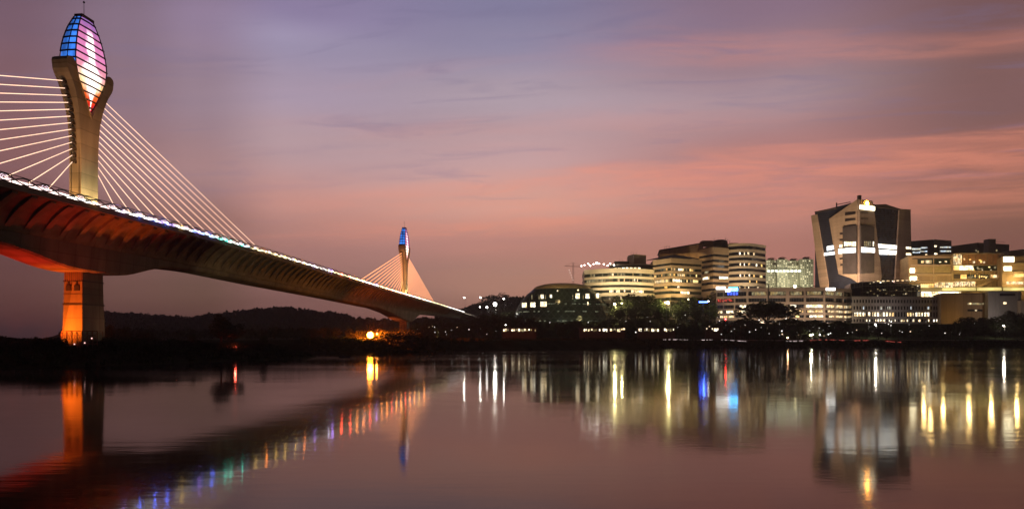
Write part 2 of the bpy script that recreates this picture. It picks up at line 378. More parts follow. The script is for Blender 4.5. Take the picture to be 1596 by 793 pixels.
for ph in (0, math.pi):
    b = MB(); b.tube([BP(Y, 13.25, 1.15 + .75 * math.sin(Y * .62 + ph)) for Y in np.arange(92, 330, 1.2)], .15, 4); b.build('railing', dark, BR)
b = MB(); b.tube([BP(Y, 13.25, 2.05) for Y in np.arange(92, 560, 4)], .09, 4)
for Y in np.arange(92, 560, 4): b.box(BP(Y, 13.3, 1.1), (.12, .12, 1.9))
b.build('railing', steel, BR)
b = MB()
for Y in np.arange(94, 300, 10.1):
    for rr in (.55, .28):
        b.tube([BP(Y + .7 * rr * math.cos(a) * 2.4, 13.1, 1.05 + rr * 1.4 * math.sin(a)) for a in np.linspace(0, 2 * math.pi, 15)], .06, 4)
b.build('led_motif', emi('led_motif', (1, .8, .95), 1.6), BR)

dlc = {'b': ((.08, .16, 1), 150), 'v': ((.45, .25, 1), 90), 't': ((.04, 1, .7), 70), 'y': ((1, .62, .12), 60), 'o': ((1, .28, .04), 150), 'r': ((1, .08, .03), 150), 'w': ((.8, .8, 1), 50)}  # coloured glow balls added for their streaks on the lake, merged with the LED line
for px, k in ((150, 'y'), (196, 'v'), (220, 'b'), (243, 'b'), (262, 'b'), (285, 'y'), (312, 'v'), (331, 'b'), (352, 't'), (360, 't'), (378, 't'), (398, 'y'), (415, 'o'), (430, 'y'), (444, 'y'), (460, 'y'), (474, 'o'), (490, 'v'), (512, 'w'), (517, 'v'), (532, 'r'), (545, 'r'), (556, 'o'), (566, 'o'), (576, 'r'), (586, 'v'), (594, 'o'), (602, 'o'), (610, 'r'), (617, 'o'), (624, 'o'), (631, 'r'), (638, 'o'), (645, 'o'), (652, 'y'), (660, 'o')):
    Y = 120650 / (913 - px); b = MB(); c_, e_ = dlc[k]; b.ball(BP(Y, 13.72, .75), .17 if Y < 300 else .26, 8); b.build('deck_reflection_lamp', emi('deck_reflection_lamp_' + k, c_, e_), BR)
# pylons
def prof(z): return float(np.interp(z, [0, 15, 21, 26, 30, 33, 35, 37, 39], [2.9, 2.9, 3.1, 3.5, 4.3, 5.2, 6.1, 7.3, 8.2]))
lat = [(28.3, .12, 1.4), (30.5, 1.2, 1.75), (33, 2.4, 1.9), (36, 3.8, 2.05), (39, 4.9, 2.2), (42, 5.25, 2.25), (45, 5.0, 2.15), (48, 4.4, 1.9), (51, 3.55, 1.55), (53.3, 2.6, 1.2), (54.6, 2.0, .95)]
def lz(z): return float(np.interp(z, [a[0] for a in lat], [a[1] for a in lat])), float(np.interp(z, [a[0] for a in lat], [a[2] for a in lat]))
# lantern face material: LED mesh glowing red to white to violet
def screen_mat():
    m = bpy.data.materials.new('lantern_screen'); m.use_nodes = True; t = m.node_tree; t.nodes.clear()
    c = t.nodes.new('ShaderNodeTexCoord'); uv = t.nodes.new('ShaderNodeSeparateXYZ'); t.links.new(c.outputs['UV'], uv.inputs[0])
    n = t.nodes.new('ShaderNodeTexNoise'); n.inputs['Scale'].default_value = 4.5; n.inputs['Detail'].default_value = 4; t.links.new(c.outputs['UV'], n.inputs['Vector'])
    w = mth('ADD', uv.outputs[1], mth('MULTIPLY', mth('SUBTRACT', n.outputs[0], .5, tree=t), .28, tree=t), tree=t)
    r = t.nodes.new('ShaderNodeValToRGB'); t.links.new(w, r.inputs[0]); cr = r.color_ramp
    st_ = [(0, (.75, .01, .01)), (.10, (.9, .02, .01)), (.22, (1, .18, .03)), (.33, (1, .62, .18)), (.44, (1, .38, .45)), (.60, (.98, .30, .62)), (.8, (.80, .24, .52)), (1, (.34, .16, .50))]
    while len(cr.elements) < len(st_): cr.elements.new(.5)
    for i, (p, cc) in enumerate(st_): cr.elements[i].position = p
    for i, (p, cc) in enumerate(st_): cr.elements[i].color = cc + (1,)
    du = mth('ABSOLUTE', mth('ADD', mth('SUBTRACT', uv.outputs[0], .5, tree=t), mth('MULTIPLY', mth('SUBTRACT', n.outputs[0], .5, tree=t), .5, tree=t), tree=t), tree=t)
    wd = mrange(uv.outputs[1], .08, .34, .10, .62, tree=t)
    wd2 = mrange(uv.outputs[1], .40, .56, 1., .30, tree=t)
    core = mrange(mth('DIVIDE', du, mth('MULTIPLY', wd, wd2, tree=t), tree=t), .9, .25, 0, 1, tree=t)
    core = mth('MULTIPLY', core, mrange(uv.outputs[1], .92, .80, 0, 1, tree=t), tree=t)
    colr = cmix(mth('MULTIPLY', core, .85, tree=t), r.outputs[0], (1, .86, .78, 1), tree=t)
    e = t.nodes.new('ShaderNodeEmission'); t.links.new(colr, e.inputs[0])
    t.links.new(mth('ADD', mth('MULTIPLY', core, 1.5, tree=t), .95, tree=t), e.inputs[1])
    o = t.nodes.new('ShaderNodeOutputMaterial'); t.links.new(e.outputs[0], o.inputs[0]); return m
scr = screen_mat()
blue_l = emi('lantern_blue', (.05, .24, .95), .85, .55, (.35, .35, .25))
anch = mat('anchor_steel', (.06, .045, .04), .7, .2)
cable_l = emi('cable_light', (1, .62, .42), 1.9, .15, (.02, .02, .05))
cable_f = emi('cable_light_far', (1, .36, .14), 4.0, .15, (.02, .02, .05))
orange_fix = emi('flood_orange', (1, .4, .1), 8)
def pylon(Y0, tilt=0.):
    z0 = dz(Y0)
    def Q(s, u, z): return Vector((bx_(Y0) + DX * s + UX * u, Y0 + DY * s + UY * u, z0 + z))
    zz = [0, 8, 15, 18, 21, 23.5, 26, 28, 30, 32, 33.5, 35, 36, 37, 38]
    left = [(-prof(z), z) for z in zz] + [(-7.9, 39.2), (-8.05, 40.2), (-7.8, 41.0), (-7.2, 41.4), (-6.4, 41.5), (-5.7, 41.2)]
    inn = [(-(lz(z)[0] + .12), z) for z in (39.5, 37, 34.5, 32, 30, 28.6)]
    right = [(-a, b_) for a, b_ in reversed(left)]; inr = [(-a, b_) for a, b_ in reversed(inn)]
    outl = left + inn + [(0, 28.0)] + inr + right
    b = MB(); n = len(outl)
    wu = lambda z: 1.8 + .5 * sst(22, 36, z)
    vs = [Q(s, -wu(z), z) for s, z in outl] + [Q(s, wu(z), z) for s, z in outl]
    b.add(vs, [tuple(range(n)), tuple(range(2 * n - 1, n - 1, -1))] + [(i, n + i, n + (i + 1) % n, (i + 1) % n) for i in range(n)])
    py = b.build('pylon', tower_conc, BR)
    bm = bmesh.new(); bm.from_mesh(py.data); bmesh.ops.triangulate(bm, faces=[f for f in bm.faces if len(f.verts) > 4], ngon_method='EAR_CLIP'); bm.to_mesh(py.data); bm.free()
    # raised rim along the V
    b = MB(); rim = [(-(lz(z)[0] + .3), z) for z in (40.8, 37, 34.5, 32, 30)] + [(0, 27.2)]
    rim = rim + [(-a, z) for a, z in reversed(rim[:-1])]
    b.tube([Q(s, 2.35, z) for s, z in rim], .22, 5); b.build('rim', tower_conc, py)
    # lantern: four faces
    for sg in (1, -1):
        me = bpy.data.meshes.new('lantern_screen'); bm = bmesh.new(); uvl = bm.loops.layers.uv.new(); zs = np.linspace(28.3, 54.6, 28); pr = None
        for z in zs:
            s_, u_ = lz(z); cur = [bm.verts.new(Q(s_ * f, sg * (u_ + .25 * (1 - f * f)), z)) for f in (-1, -.5, 0, .5, 1)]
            if pr:
                for k in range(4):
                    f = bm.faces.new((pr[0][k], pr[0][k + 1], cur[k + 1], cur[k]))
                    for lp, (uu, vz) in zip(f.loops, ((k, pr[1]), (k + 1, pr[1]), (k + 1, z), (k, z))): lp[uvl].uv = (uu / 4, (vz - 28.3) / 26.3)
            pr = (cur, z)
        bm.to_mesh(me); bm.free(); me.materials.append(scr if sg > 0 else blue_l)
        o = bpy.data.objects.new('lantern_screen', me); COL.objects.link(o); o.parent = py
        b = MB(); zs = [z for z, _, _ in lat]; vs = []
        for z in zs:
            s_, u_ = lz(z); vs += [Q(sg * s_, -u_, z), Q(sg * (s_ + .2), 0, z), Q(sg * s_, u_, z)]
        b.add(vs, [(i * 3 + k, i * 3 + k + 1, i * 3 + 4 + k, i * 3 + 3 + k) for i in range(len(zs) - 1) for k in (0, 1)])
        b.build('lantern_panel', blue_l, py)
    b = MB()
    for i, z in enumerate(np.linspace(30, 53.8, 13)):
        s_, u_ = lz(z); s_ += .12; u_ += .22
        for a, c_ in (((s_, u_), (s_, -u_)), ((s_, -u_), (-s_, -u_)), ((-s_, -u_), (-s_, u_)), ((-s_, u_), (s_, u_))):
            p0, p1 = Q(a[0], a[1], z), Q(c_[0], c_[1], z); b.tube([p0, (p0 + p1) / 2 + ((p0 + p1) / 2 - Q(0, 0, z)).normalized() * .22, p1], .25, 4)
    for s1, u1 in ((1, 1), (1, -1), (-1, 1), (-1, -1), (1, 0), (-1, 0)):
        b.tube([Q(s1 * (lz(z)[0] + .15 + .12 * (u1 == 0)), u1 * (lz(z)[1] + .12), z) for z in np.linspace(28.5, 54.6, 16)], .17, 4)
    b.build('lantern_frame', dark, py)
    b = MB(); b.slab([Q(2.2, 1.25, 54.6), Q(-2.0, 1.25, 54.6), Q(-2.0, -1.25, 54.6), Q(2.2, -1.25, 54.6)], (0, 0, .9)); b.build('lantern_cap', mat('cap_red', (.10, .03, .025), .6, .2), py, bevel=.1)
    b = MB(); b.tube([Q(0, 0, 55.3), Q(0, 0, 60)], [.09, .05], 5); b.ball(Q(0, 0, 59.6), .28, 8); b.build('antenna', dark, py)
    for i in range(13):
        za = 14.3 + i * 1.72
        for sg in (1, -1):
            s_ = prof(za)
            b = MB(); rot = Matrix.Rotation(math.atan2(DY, DX), 3, 'Z')
            b.box(Q(sg * (s_ + .45), 0, za), (1.2, .9, .8), rot=rot); b.build('anchor_block', anch, py)
            Yd = Y0 + sg * (15 + 7.45 * i)
            b = MB(); p1 = BP(Yd, 0, .3); p0 = Q(sg * (s_ + .8), 0, za)
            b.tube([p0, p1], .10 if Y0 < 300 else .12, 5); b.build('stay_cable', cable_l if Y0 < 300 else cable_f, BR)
    b = MB()
    for u in (-1.2, 1.2): b.tube([Q(-2.98, u, 1), Q(-2.98, u, 27)], .08, 4)
    b.build('cable_duct', dark, py)
    return py
pylon(170.); pylon(470.)
def pier(Y0, seg):
    zt = dz(Y0) - smooth_dep(Y0) + .6; zb = gz(bx_(Y0), Y0) - 2
    def Q(s, u, z): return Vector((bx_(Y0) + DX * s + UX * u, Y0 + DY * s + UY * u, z))
    b = MB(); hs = [(zt, 3.6, 2.75), (zt - 8, 3.72, 2.85), (zb, 4.1, 3.2)]
    vs = [Q(s * a, u * w, z) for z, a, w in hs for s, u in ((-1, -1), (1, -1), (1, 1), (-1, 1))]
    b.add(vs, [(i * 4 + k, i * 4 + (k + 1) % 4, i * 4 + 4 + (k + 1) % 4, i * 4 + 4 + k) for i in (0, 1) for k in range(4)] + [(3, 2, 1, 0), (8, 9, 10, 11)])
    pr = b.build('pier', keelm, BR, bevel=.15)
    def ring(z, h, e, m, nm):
        f = lambda zz, k: float(np.interp(-zz, [-h_[0] for h_ in hs], [h_[k] for h_ in hs])) + e
        b = MB(); vs = [Q(s * f(z, 1), u * f(z, 2), q) for q in (z, z + h) for s, u in ((-1, -1), (1, -1), (1, 1), (-1, 1))]
        b.add(vs, [(0, 1, 2, 3), (7, 6, 5, 4)] + [(k, (k + 1) % 4, 4 + (k + 1) % 4, 4 + k) for k in range(4)]); b.build(nm, m, pr)
    ring(zt - 3.2, .3, .12, dark, 'band'); ring(zt - 9.6, .45, .10, dark, 'band'); ring(zt - 6.6, .12, .06, dark, 'band')
    for u in (-1.2, 1.3):
        b = MB(); b.slab([Q(-3.95, u - .75, zt - 5.7), Q(-3.95, u + .75, zt - 5.7), Q(-3.95, u + .75, zt - 4.2), Q(-3.95, u - .75, zt - 4.2)], (DX, DY, 0)); b.build('access_hatch', dark, pr)
        b = MB(); b.slab([Q(-3.9, u - .2, zt - 4.2), Q(-3.9, u + .2, zt - 4.2), Q(-3.9, u + .2, zt - 3.2), Q(-3.9, u - .2, zt - 3.2)], (DX, DY, 0)); b.build('access_hatch', dark, pr)
    b = MB()
    for u in np.arange(-2.4, 2.5, .6): b.box(Q(-3.72, u, zt - 1.6), (.14, .2, 2.8))
    b.build('drain_pipe', mat('pipe_grey', (.2, .12, .1), .6, .2), pr)
pier(170., 0); pier(470., 1)
# bridge floodlights: warm on the pylons, red and orange on the piers
for Y0, e in ((170., 1.), (470., 1.9)):
    zb = dz(Y0)
    q = lambda s, u, z: (bx_(Y0) + DX * s + UX * u, Y0 + DY * s + UY * u, zb + z)
    lamp('pylon_flood', 'SPOT', q(0, 10, .8), 12000 * e, (1, .74, .30), q(0, 1, 5), .3, 100, BR, 1)
    lamp('pylon_flood', 'SPOT', q(-11, 0, .8), 9000 * e, (1, .50, .14), q(-2, 0, 8), .3, 90, BR, 1)
    lamp('pylon_flood', 'SPOT', q(-14, 11, 1), 26000 * e, (1, .42, .13), q(0, 0, 32), .4, 55, BR, 1)
    lamp('pylon_flood', 'SPOT', q(9, 11, 1), 9000 * e, (1, .42, .15), q(2, 0, 32), .4, 50, BR, 1)
    g = gz(bx_(Y0), Y0)
    p = lambda s, u, z: (bx_(Y0) + DX * s + UX * u, Y0 + DY * s + UY * u, g + z)
    if Y0 < 300:
        lamp('pier_flood', 'SPOT', p(-13, -1, 2.), 62000, (1, .15, .008), p(-4, 0, 10), .3, 110, BR, 1)
        lamp('pier_flood', 'SPOT', p(-20, -2, 3.), 30000, (1, .035, .01), p(-10, 2, 30), .3, 100, BR, 1)
        lamp('pier_flood', 'SPOT', p(-16, 22, 3.), 9000, (1, .07, .02), p(-6, 12, 34), .3, 80, BR, 1)
        lamp('pier_flood', 'SPOT', p(12, 9, 3.), 900, (1, .7, .35), p(2, 2, 12), .3, 100, BR, 1)
        lamp('span_flood', 'SPOT', p(34, 26, 2.), 9000, (1, .72, .32), p(75, 6, 34), .3, 80, BR, 1)
    else:
        lamp('pier_flood', 'SPOT', p(-26, -12, 2.), 30000, (1, .16, .03), p(-14, -6, 22), .3, 100, BR, 1)
        lamp('pier_flood', 'SPOT', p(20, 18, 2.), 9000, (1, .66, .25), p(50, 6, 20), .3, 110, BR, 1)

# ------------------------------------------------------------------ buildings
class Facade:
    """a vertical wall line through world points; px -> point on it"""
    def __init__(s, pts): s.p = [Vector((X(px, Y), Y, 0)) for px, Y in pts]; s.px = [a for a, _ in pts]
    def at(s, px):
        k = 0
        for i in range(len(s.p) - 1):
            if px >= s.px[i]: k = i
        a, b = s.p[k], s.p[k + 1]; t_ = (px - CX) / F
        dx, dy = b.x - a.x, b.y - a.y
        q = (a.x - t_ * a.y) / (t_ * dy - dx)
        nrm = Vector((dy, -dx, 0)).normalized()
        if nrm.y > 0: nrm = -nrm
        return Vector((a.x + dx * q, a.y + dy * q, 0)), nrm
    def pt(s, px, py):
        p, n = s.at(px); return Vector((p.x, p.y, Z(py, p.y)))
    def ring(s, back=45, off=0.):
        pts = []
        for i, (a, p) in enumerate(zip(s.px, s.p)):
            n = s.at(a + (.01 if i < len(s.p) - 1 else -.01))[1]
            if 0 < i < len(s.p) - 1: n = (n + s.at(a - .01)[1]).normalized()
            pts.append(p + n * off)
        f, l = pts[0], pts[-1]
        return [(p.x, p.y) for p in pts] + [(l.x * (1 + back / l.y * .6), l.y + back), (f.x * (1 + back / f.y * .6), f.y + back)]
    def panel(s, poly, thick, name, m, parent, off=0.):
        n = s.at(sum(p[0] for p in poly) / len(poly))[1]
        pts = [s.pt(*p) + n * off for p in poly]
        b = MB(); b.slab(pts, n * thick); o = b.build(name, m, parent)
        return o
    def rect(s, a, b_, y0, y1, thick, name, m, parent, off=0.): return s.panel([(a, y0), (b_, y0), (b_, y1), (a, y1)], thick, name, m, parent, off)
def yz(py, fc, px=None):  # height on facade at its middle
    p = fc.at(px if px is not None else (fc.px[0] + fc.px[-1]) / 2)[0]; return Z(py, p.y)
def curved(px0, px1, Yc, bulge, n=9, skew=0.):
    return [(px0 + (px1 - px0) * i / (n - 1), Yc + bulge * (1 - math.sin(math.pi * (.08 + .84 * i / (n - 1)))) + skew * (i / (n - 1) - .5)) for i in range(n)]
def band_building(th, fc, ztop, zbot, floors, wallm, glassm, lit, pxref=None, back=45, off=.7, mull=0.):
    """floors: list of (py_top, py_bottom) of window rows, read at pxref; walls between"""
    core = MB(); core.prism(fc.ring(back), zbot, ztop - .3); core.build('glazing', glassm, th)
    ys = [ztop] ; zs = [(yz(a, fc, pxref), yz(b_, fc, pxref)) for a, b_ in floors]
    up = ztop
    for a, c_ in zs + [(zbot, zbot)]:
        if up - a > .2:
            b = MB(); b.prism(fc.ring(back + 1, off), a, up); b.build('floor_band', wallm, th)
        up = c_
    if mull:
        b = MB(); p0, p1 = fc.px[0], fc.px[-1]
        for px in np.arange(p0 + mull / 2, p1, mull):
            p, n = fc.at(px)
            b.box((p + n * .2) + Vector((0, 0, (zbot + ztop) / 2)), (.25, .35, ztop - zbot - 1), math.atan2(n.y, n.x))
        b.build('mullions', dark, th)
    for row, spans in lit.items():
        a, c_ = zs[row]
        for sp_ in spans:
            x0, x1 = sp_[0], sp_[1]; m = sp_[2] if len(sp_) > 2 else w_warm
            n_ = max(1, int((x1 - x0) / 9)) ; e = np.linspace(x0, x1, n_ + 1)
            for q0, q1 in zip(e, e[1:]):
                p0, nn = fc.at(q0 + .05); p1, _ = fc.at(q1 - .15); h = (a - c_)
                b = MB(); b.slab([(p0.x, p0.y, c_ + h * .12), (p1.x, p1.y, c_ + h * .12), (p1.x, p1.y, a - h * .1), (p0.x, p0.y, a - h * .1)], nn * .18)
                b.build('lit_window', m, th)
def scatter_lit(rows, x0, x1, prob, m, wmin=1.5, wmax=4, seed=1):
    r = random.Random(seed); out = {}
    for k in rows:
        l = []; x = x0
        while x < x1 - wmax:
            w = r.uniform(wmin, wmax)
            if r.random() < prob: l.append((x, x + w * .8, r.choice(m)))
            x += w
        out[k] = l
    return out
def merge(*ds):
    o = {}
    for d in ds:
        for k, v in d.items(): o.setdefault(k, []).extend(v)
    return o
FL = {'curved_office_building': 2.7, 'stepped_office_building': 2.6, 'long_low_office': 3.2, 'low_grey_office': 3.2, 'faceted_office_tower': 4.5, 'apartment_building': .9, 'banded_office_tower': 3.6, 'rounded_office_building': 2.2, 'brown_hall': 2., 'pale_grey_block': 2.4}
def facade_fill(th, px, py, Y, target, e, col=(1, .74, .42), spot=110, size=1.2):  # bodiless spot added near a building to brighten its facade
    e *= FL.get(th.name, 2.0)
    return lamp('facade_fill_spot', 'SPOT', P(px, py, Y), e, col, target, size, spot, th, 1)

# A  curved office with cream bands
fA = Facade(curved(911, 1027, 640, 24, 13))
A = thing('curved_office_building', 'low curved office building with three cream bands, right of the glass dome', 'building')
zt = yz(418, fA); zb_ = 12
band_building(A, fA, zt, zb_, [(425, 430), (434, 439), (443.5, 447.5), (451.5, 456), (461, 466), (472, 478)], cream, glassg,
  merge({0: [(953, 957, w_warm), (962, 975, w_dim), (1021, 1024, w_white)], 1: [(915, 948, w_dim), (962, 974, w_warm), (986, 994, w_white), (1000, 1010, w_dim)], 3: [(950, 975, w_white), (984, 1003, w_white)]}, scatter_lit([0, 1], 914, 1024, .5, [w_dim], 2, 5, 3)), pxref=969, mull=2.6)
b = MB(); b.prism(Facade(curved(916, 1024, 648, 20, 9)).ring(30), zt - .2, zt + 1.0); b.build('roof_terrace', roofm, A)
fA2 = Facade(curved(952, 1024, 655, 12, 7))
b = MB(); b.prism(fA2.ring(25), zt + .4, yz(412.5, fA2)); b.build('upper_floor', roofm, A)
b = MB(); b.prism(fA2.ring(26, 1.2), yz(412.5, fA2), yz(411, fA2)); b.build('roof_edge', cream, A)
for px in np.arange(957, 1000, 6.2):
    p, n = fA2.at(px); p1, _ = fA2.at(px + 4); b = MB()
    z_ = zt + 1.2; b.slab([(p.x, p.y, z_), (p1.x, p1.y, z_), (p1.x, p1.y, z_ + 1.4), (p.x, p.y, z_ + 1.4)], n * .3); b.build('lit_window', w_white, A)
fA3 = Facade([(979, 672), (988, 660), (1007, 668)])
b = MB(); b.prism(fA3.ring(14), zt, yz(396, fA3, 988)); b.build('penthouse', beige, A)
b = MB(); b.prism(Facade([(958, 668), (980, 668)]).ring(12), zt, Z(407, 668)); b.build('penthouse', roofm, A)
b = MB()
for px in (984, 987, 992, 966, 970): q = P(px, 396 if px > 980 else 407, 672); b.tube([q + Vector((0, 0, -1)), q + Vector((0, 0, 2.4))], .12, 4)
b.build('antenna', dark, A)
facade_fill(A, 940, 462, 618, P(940, 430, 640), 26000); facade_fill(A, 975, 460, 612, P(972, 432, 636), 26000); facade_fill(A, 1008, 462, 618, P(1005, 430, 640), 22000)

# B  stepped office in the middle
fB = Facade([(1018, 655), (1046, 634), (1093, 650)])
B = thing('stepped_office_building', 'yellow-lit angular office directly right of the low curved cream office', 'building')
zt = yz(402, fB, 1046)
band_building(B, fB, zt, 14, [(409.5, 413), (417, 421.5), (425.5, 430), (434, 439.5), (445, 449), (453, 457.5), (463, 468)], tan, glassg,
  merge({1: [(1046, 1052, w_warm), (1057, 1065, w_white)], 2: [(1043, 1052, w_warm), (1056, 1066, w_warm)], 3: [(1020, 1042, w_warm), (1048, 1063, w_white), (1080, 1086, w_yel)], 4: [(1056, 1059, w_white), (1036, 1040, w_yel)], 5: [(1042, 1052, w_dim), (1060, 1075, w_white)]}, scatter_lit([1, 2, 3], 1020, 1090, .55, [w_dim, w_yel, w_dim], 1.5, 4, 5)), pxref=1046, mull=2.4)
b = MB(); b.slab([P(1008, 406, 668), P(1046, 402, 640), P(1090, 404, 660), P(1050, 397, 700)], (0, 0, .6)); b.build('roof', roofm, B)
facade_fill(B, 1035, 468, 616, P(1035, 435, 645), 26000, (1, .70, .28)); facade_fill(B, 1070, 468, 620, P(1066, 430, 640), 22000, (1, .70, .32))

# C  taller banded block with roof plant
fC = Facade([(1090, 690), (1112, 668), (1153, 688)])
Cb = thing('banded_office_tower', 'brown banded office block with a round roof drum and aerials on top', 'building')
zt = yz(385, fC, 1112)
band_building(Cb, fC, zt, 14, [(395.5, 399.5), (404, 408), (412, 416.5), (420.5, 425), (429.5, 434.5), (439, 443), (449, 453)], tan, glassd,
  {4: [(1095, 1104, w_white), (1104, 1113, w_warm), (1121, 1135, w_white), (1140, 1146, w_dim)], 3: [(1098, 1104, w_dim)], 5: [(1110, 1122, w_dim)]}, pxref=1112)
fC2 = Facade([(1028, 712), (1096, 690)])
b = MB(); b.slab([fC2.pt(1028, 391), fC2.pt(1096, 379), fC2.pt(1096, 450), fC2.pt(1028, 450)], (8, 40, 0)); b.build('side_block', brown, Cb)
b = MB(); b.slab([fC2.pt(1027, 389.5) + Vector((0, -1, 0)), fC2.pt(1097, 377.6) + Vector((0, -1, 0)), fC2.pt(1097, 379.6) + Vector((0, -1, 0)), fC2.pt(1027, 391.5) + Vector((0, -1, 0))], (8, 42, 0)); b.build('roof', roofm, Cb)
b = MB(); b.prism(Facade([(1093, 694), (1112, 674), (1150, 692)]).ring(30), zt - .4, yz(381.5, fC, 1112)); b.build('upper_floor', brown, Cb)
pz = P(1122, 385, 700); b = MB(); b.lathe((pz.x, pz.y, pz.z - 1), [(8.2, 0), (8.2, 6.5), (7.4, 8.2), (5.5, 8.8)], 20); b.build('roof_drum', mat('drum_grey', (.12, .10, .09), .7, .3, .3), Cb)
b = MB(); b.box(P(1101, 380, 698), (12, 10, 6)); b.box(P(1142, 383, 705), (9, 10, 5)); b.build('roof_plant', brown, Cb)
b = MB()
for px, h in ((1036, 3), (1039, 4), (1043, 4), (1094, 3), (1103, 5), (1108, 6), (1113, 8), (1119, 7), (1127, 6), (1131, 9), (1134, 7), (1137, 5)):
    q = P(px, 381 if px > 1090 else 388, 700); b.tube([q + Vector((0, 0, -2)), q + Vector((0, 0, h))], [.2, .1], 4); b.box(q + Vector((0, 0, h * .7)), (1.6, .2, .3))
b.build('antenna', dark, Cb)
facade_fill(Cb, 1122, 462, 640, P(1122, 420, 680), 22000, (1, .66, .36)); facade_fill(Cb, 1070, 405, 665, P(1072, 387, 702), 9000, (1, .60, .24))

# D  rounded block
fD = Facade(curved(1136, 1193, 672, 16, 9, 10))
D = thing('rounded_office_building', 'rounded office block with alternating light and dark bands, left of the pale apartments', 'building')
zt = yz(379, fD, 1160)
band_building(D, fD, zt, 14, [(383, 388), (392.5, 397.5), (401, 405.5), (409.5, 414.5), (418, 422.5), (427, 431.5), (436, 440.5), (446, 450)], mat('pale_band', (.50, .43, .34), .7, .08, .1), glassd,
  {1: [(1152, 1161, w_white), (1165, 1176, w_warm)], 3: [(1153, 1161, w_white), (1166, 1169, w_warm), (1178, 1180, w_white), (1186, 1188, w_yel)], 5: [(1153, 1161, w_white), (1167, 1169, w_white), (1174, 1176, w_yel), (1184, 1188, w_yel)], 6: [(1168, 1180, w_yel)], 7: [(1166, 1182, w_white), (1152, 1162, w_warm)]}, pxref=1160)
b = MB(); b.prism(Facade(curved(1146, 1190, 690, 10, 7, 8)).ring(20), zt - .3, zt + 2); b.build('roof', roofm, D)
facade_fill(D, 1168, 462, 640, P(1165, 415, 672), 26000, (1, .74, .46)); facade_fill(D, 1190, 455, 648, P(1184, 420, 676), 9000, (1, .74, .46))

# E  pale apartment towers
E = thing('apartment_building', 'pale apartment block with a dense grid of small windows beside the faceted tower', 'building')
pale = mat('pale_render', (.58, .58, .46), .8, .06, .1)
blocks = [(1194, 1211, 900, 405), (1211, 1228, 888, 404), (1228, 1247, 900, 406), (1247, 1268, 886, 403.5)]
win_d = MB(); win_m = emi('apt_window', (1, .88, .55), 1.3, .5, (.3, .3, .3)); rr = random.Random(4)
for a, c_, Y, top in blocks:
    f = Facade([(a, Y), (c_, Y + 2)]); b = MB(); b.prism(f.ring(25), 20, Z(top, Y)); b.build('wall', pale, E)
    n_ = int((c_ - a) / 3.1)
    for i in range(n_):
        x0 = a + 1 + i * (c_ - a - 1) / n_
        for j in range(12):
            y0 = top + 2 + j * 3.5
            p0, nn = f.at(x0); p1, _ = f.at(x0 + 1.2); z1 = Z(y0, Y); z0 = Z(y0 + 1.5, Y)
            lw = rr.random() < .34; wb = MB() if lw else win_d
            wb.slab([(p0.x, p0.y, z0), (p1.x, p1.y, z0), (p1.x, p1.y, z1), (p0.x, p0.y, z1)], nn * .25)
            if lw: wb.build('lit_window', win_m, E)
    b = MB(); cc = (a + c_) / 2; q = P(cc, top, Y + 8); b.tube([q + Vector((-6 + k * 1.5, 0, 1.5 + 1.6 * math.sin(math.pi * k / 8))) for k in range(9)], .35, 4); b.box(q + Vector((0, 3, 1)), (7, 6, 2.6)); b.build('roof_canopy', brown, E)
win_d.build('window', mat('window_grey', (.10, .09, .07), .3, .2), E)['kind'] = 'stuff'
f = Facade([(1196, 884), (1262, 884)])
for px in np.arange(1196, 1250, 6): f.rect(px, px + 4.2, 421, 423.6, .3, 'light_strip', emi('strip_white', (.95, 1, .85), 3, .4, (.4, .4, .4)), E)
facade_fill(E, 1215, 446, 850, P(1212, 425, 895), 70000, (1, .93, .62), 120); facade_fill(E, 1250, 446, 850, P(1250, 425, 890), 70000, (1, .93, .62), 120)

# F  long low office with car-park decks
fF = Facade([(1116, 588), (1170, 575), (1286, 568), (1326, 590)])
Fb = thing('long_low_office', 'long low grey-brown office with wide window openings and white and blue lit signs', 'building')
zt = yz(448.5, fF, 1200)
F_fl = [(454, 460.5), (464.5, 470.5), (474.5, 480), (483, 487.5), (491, 495), (499, 503)]
band_building(Fb, fF, zt, 10, F_fl, mat('mauve_concrete', (.30, .235, .20), .8, .12, .12), glassd,
  {0: [(1172, 1194, w_dim), (1200, 1224, w_dim), (1232, 1250, w_dim), (1258, 1280, w_dim), (1286, 1312, w_dim)],
   2: [(1153, 1163, w_white), (1168, 1171, w_white), (1221, 1224, w_white), (1231, 1241, w_white), (1256, 1283, w_white), (1288, 1324, w_warm)],
   3: [(1119, 1126, w_warm), (1132, 1145, w_white), (1148, 1162, w_white), (1231, 1234, w_white), (1240, 1252, w_warm), (1258, 1284, w_warm), (1290, 1322, w_warm)],
   4: [(1122, 1146, w_warm), (1240, 1246, w_yel), (1262, 1284, w_white), (1292, 1320, w_warm)]}, pxref=1200, off=1.2)
for px, w in ((1117, 1.5), (1128, 1.2), (1145, 2), (1165, 3), (1196, 3), (1227, 5), (1254, 2.6), (1284, 2.5), (1300, 1), (1313, 1), (1324.6, 1.6)):
    p, n = fF.at(px); b = MB(); zc = (zt + 14) / 2
    b.box(p + n * .75 + Vector((0, 0, zc)), (w * .62 * 1.0, 1.25, zt - 14.4), math.atan2(n.y, n.x) + math.pi / 2); b.build('column', _m['mauve_concrete'], Fb)
b = MB()
for px in np.arange(1118, 1324, 4.1):
    p, n = fF.at(px); b.box(p + n * .15 + Vector((0, 0, (zt + 18) / 2)), (.2, .25, zt - 20), math.atan2(n.y, n.x) + math.pi / 2)
b.build('mullions', steel, Fb)
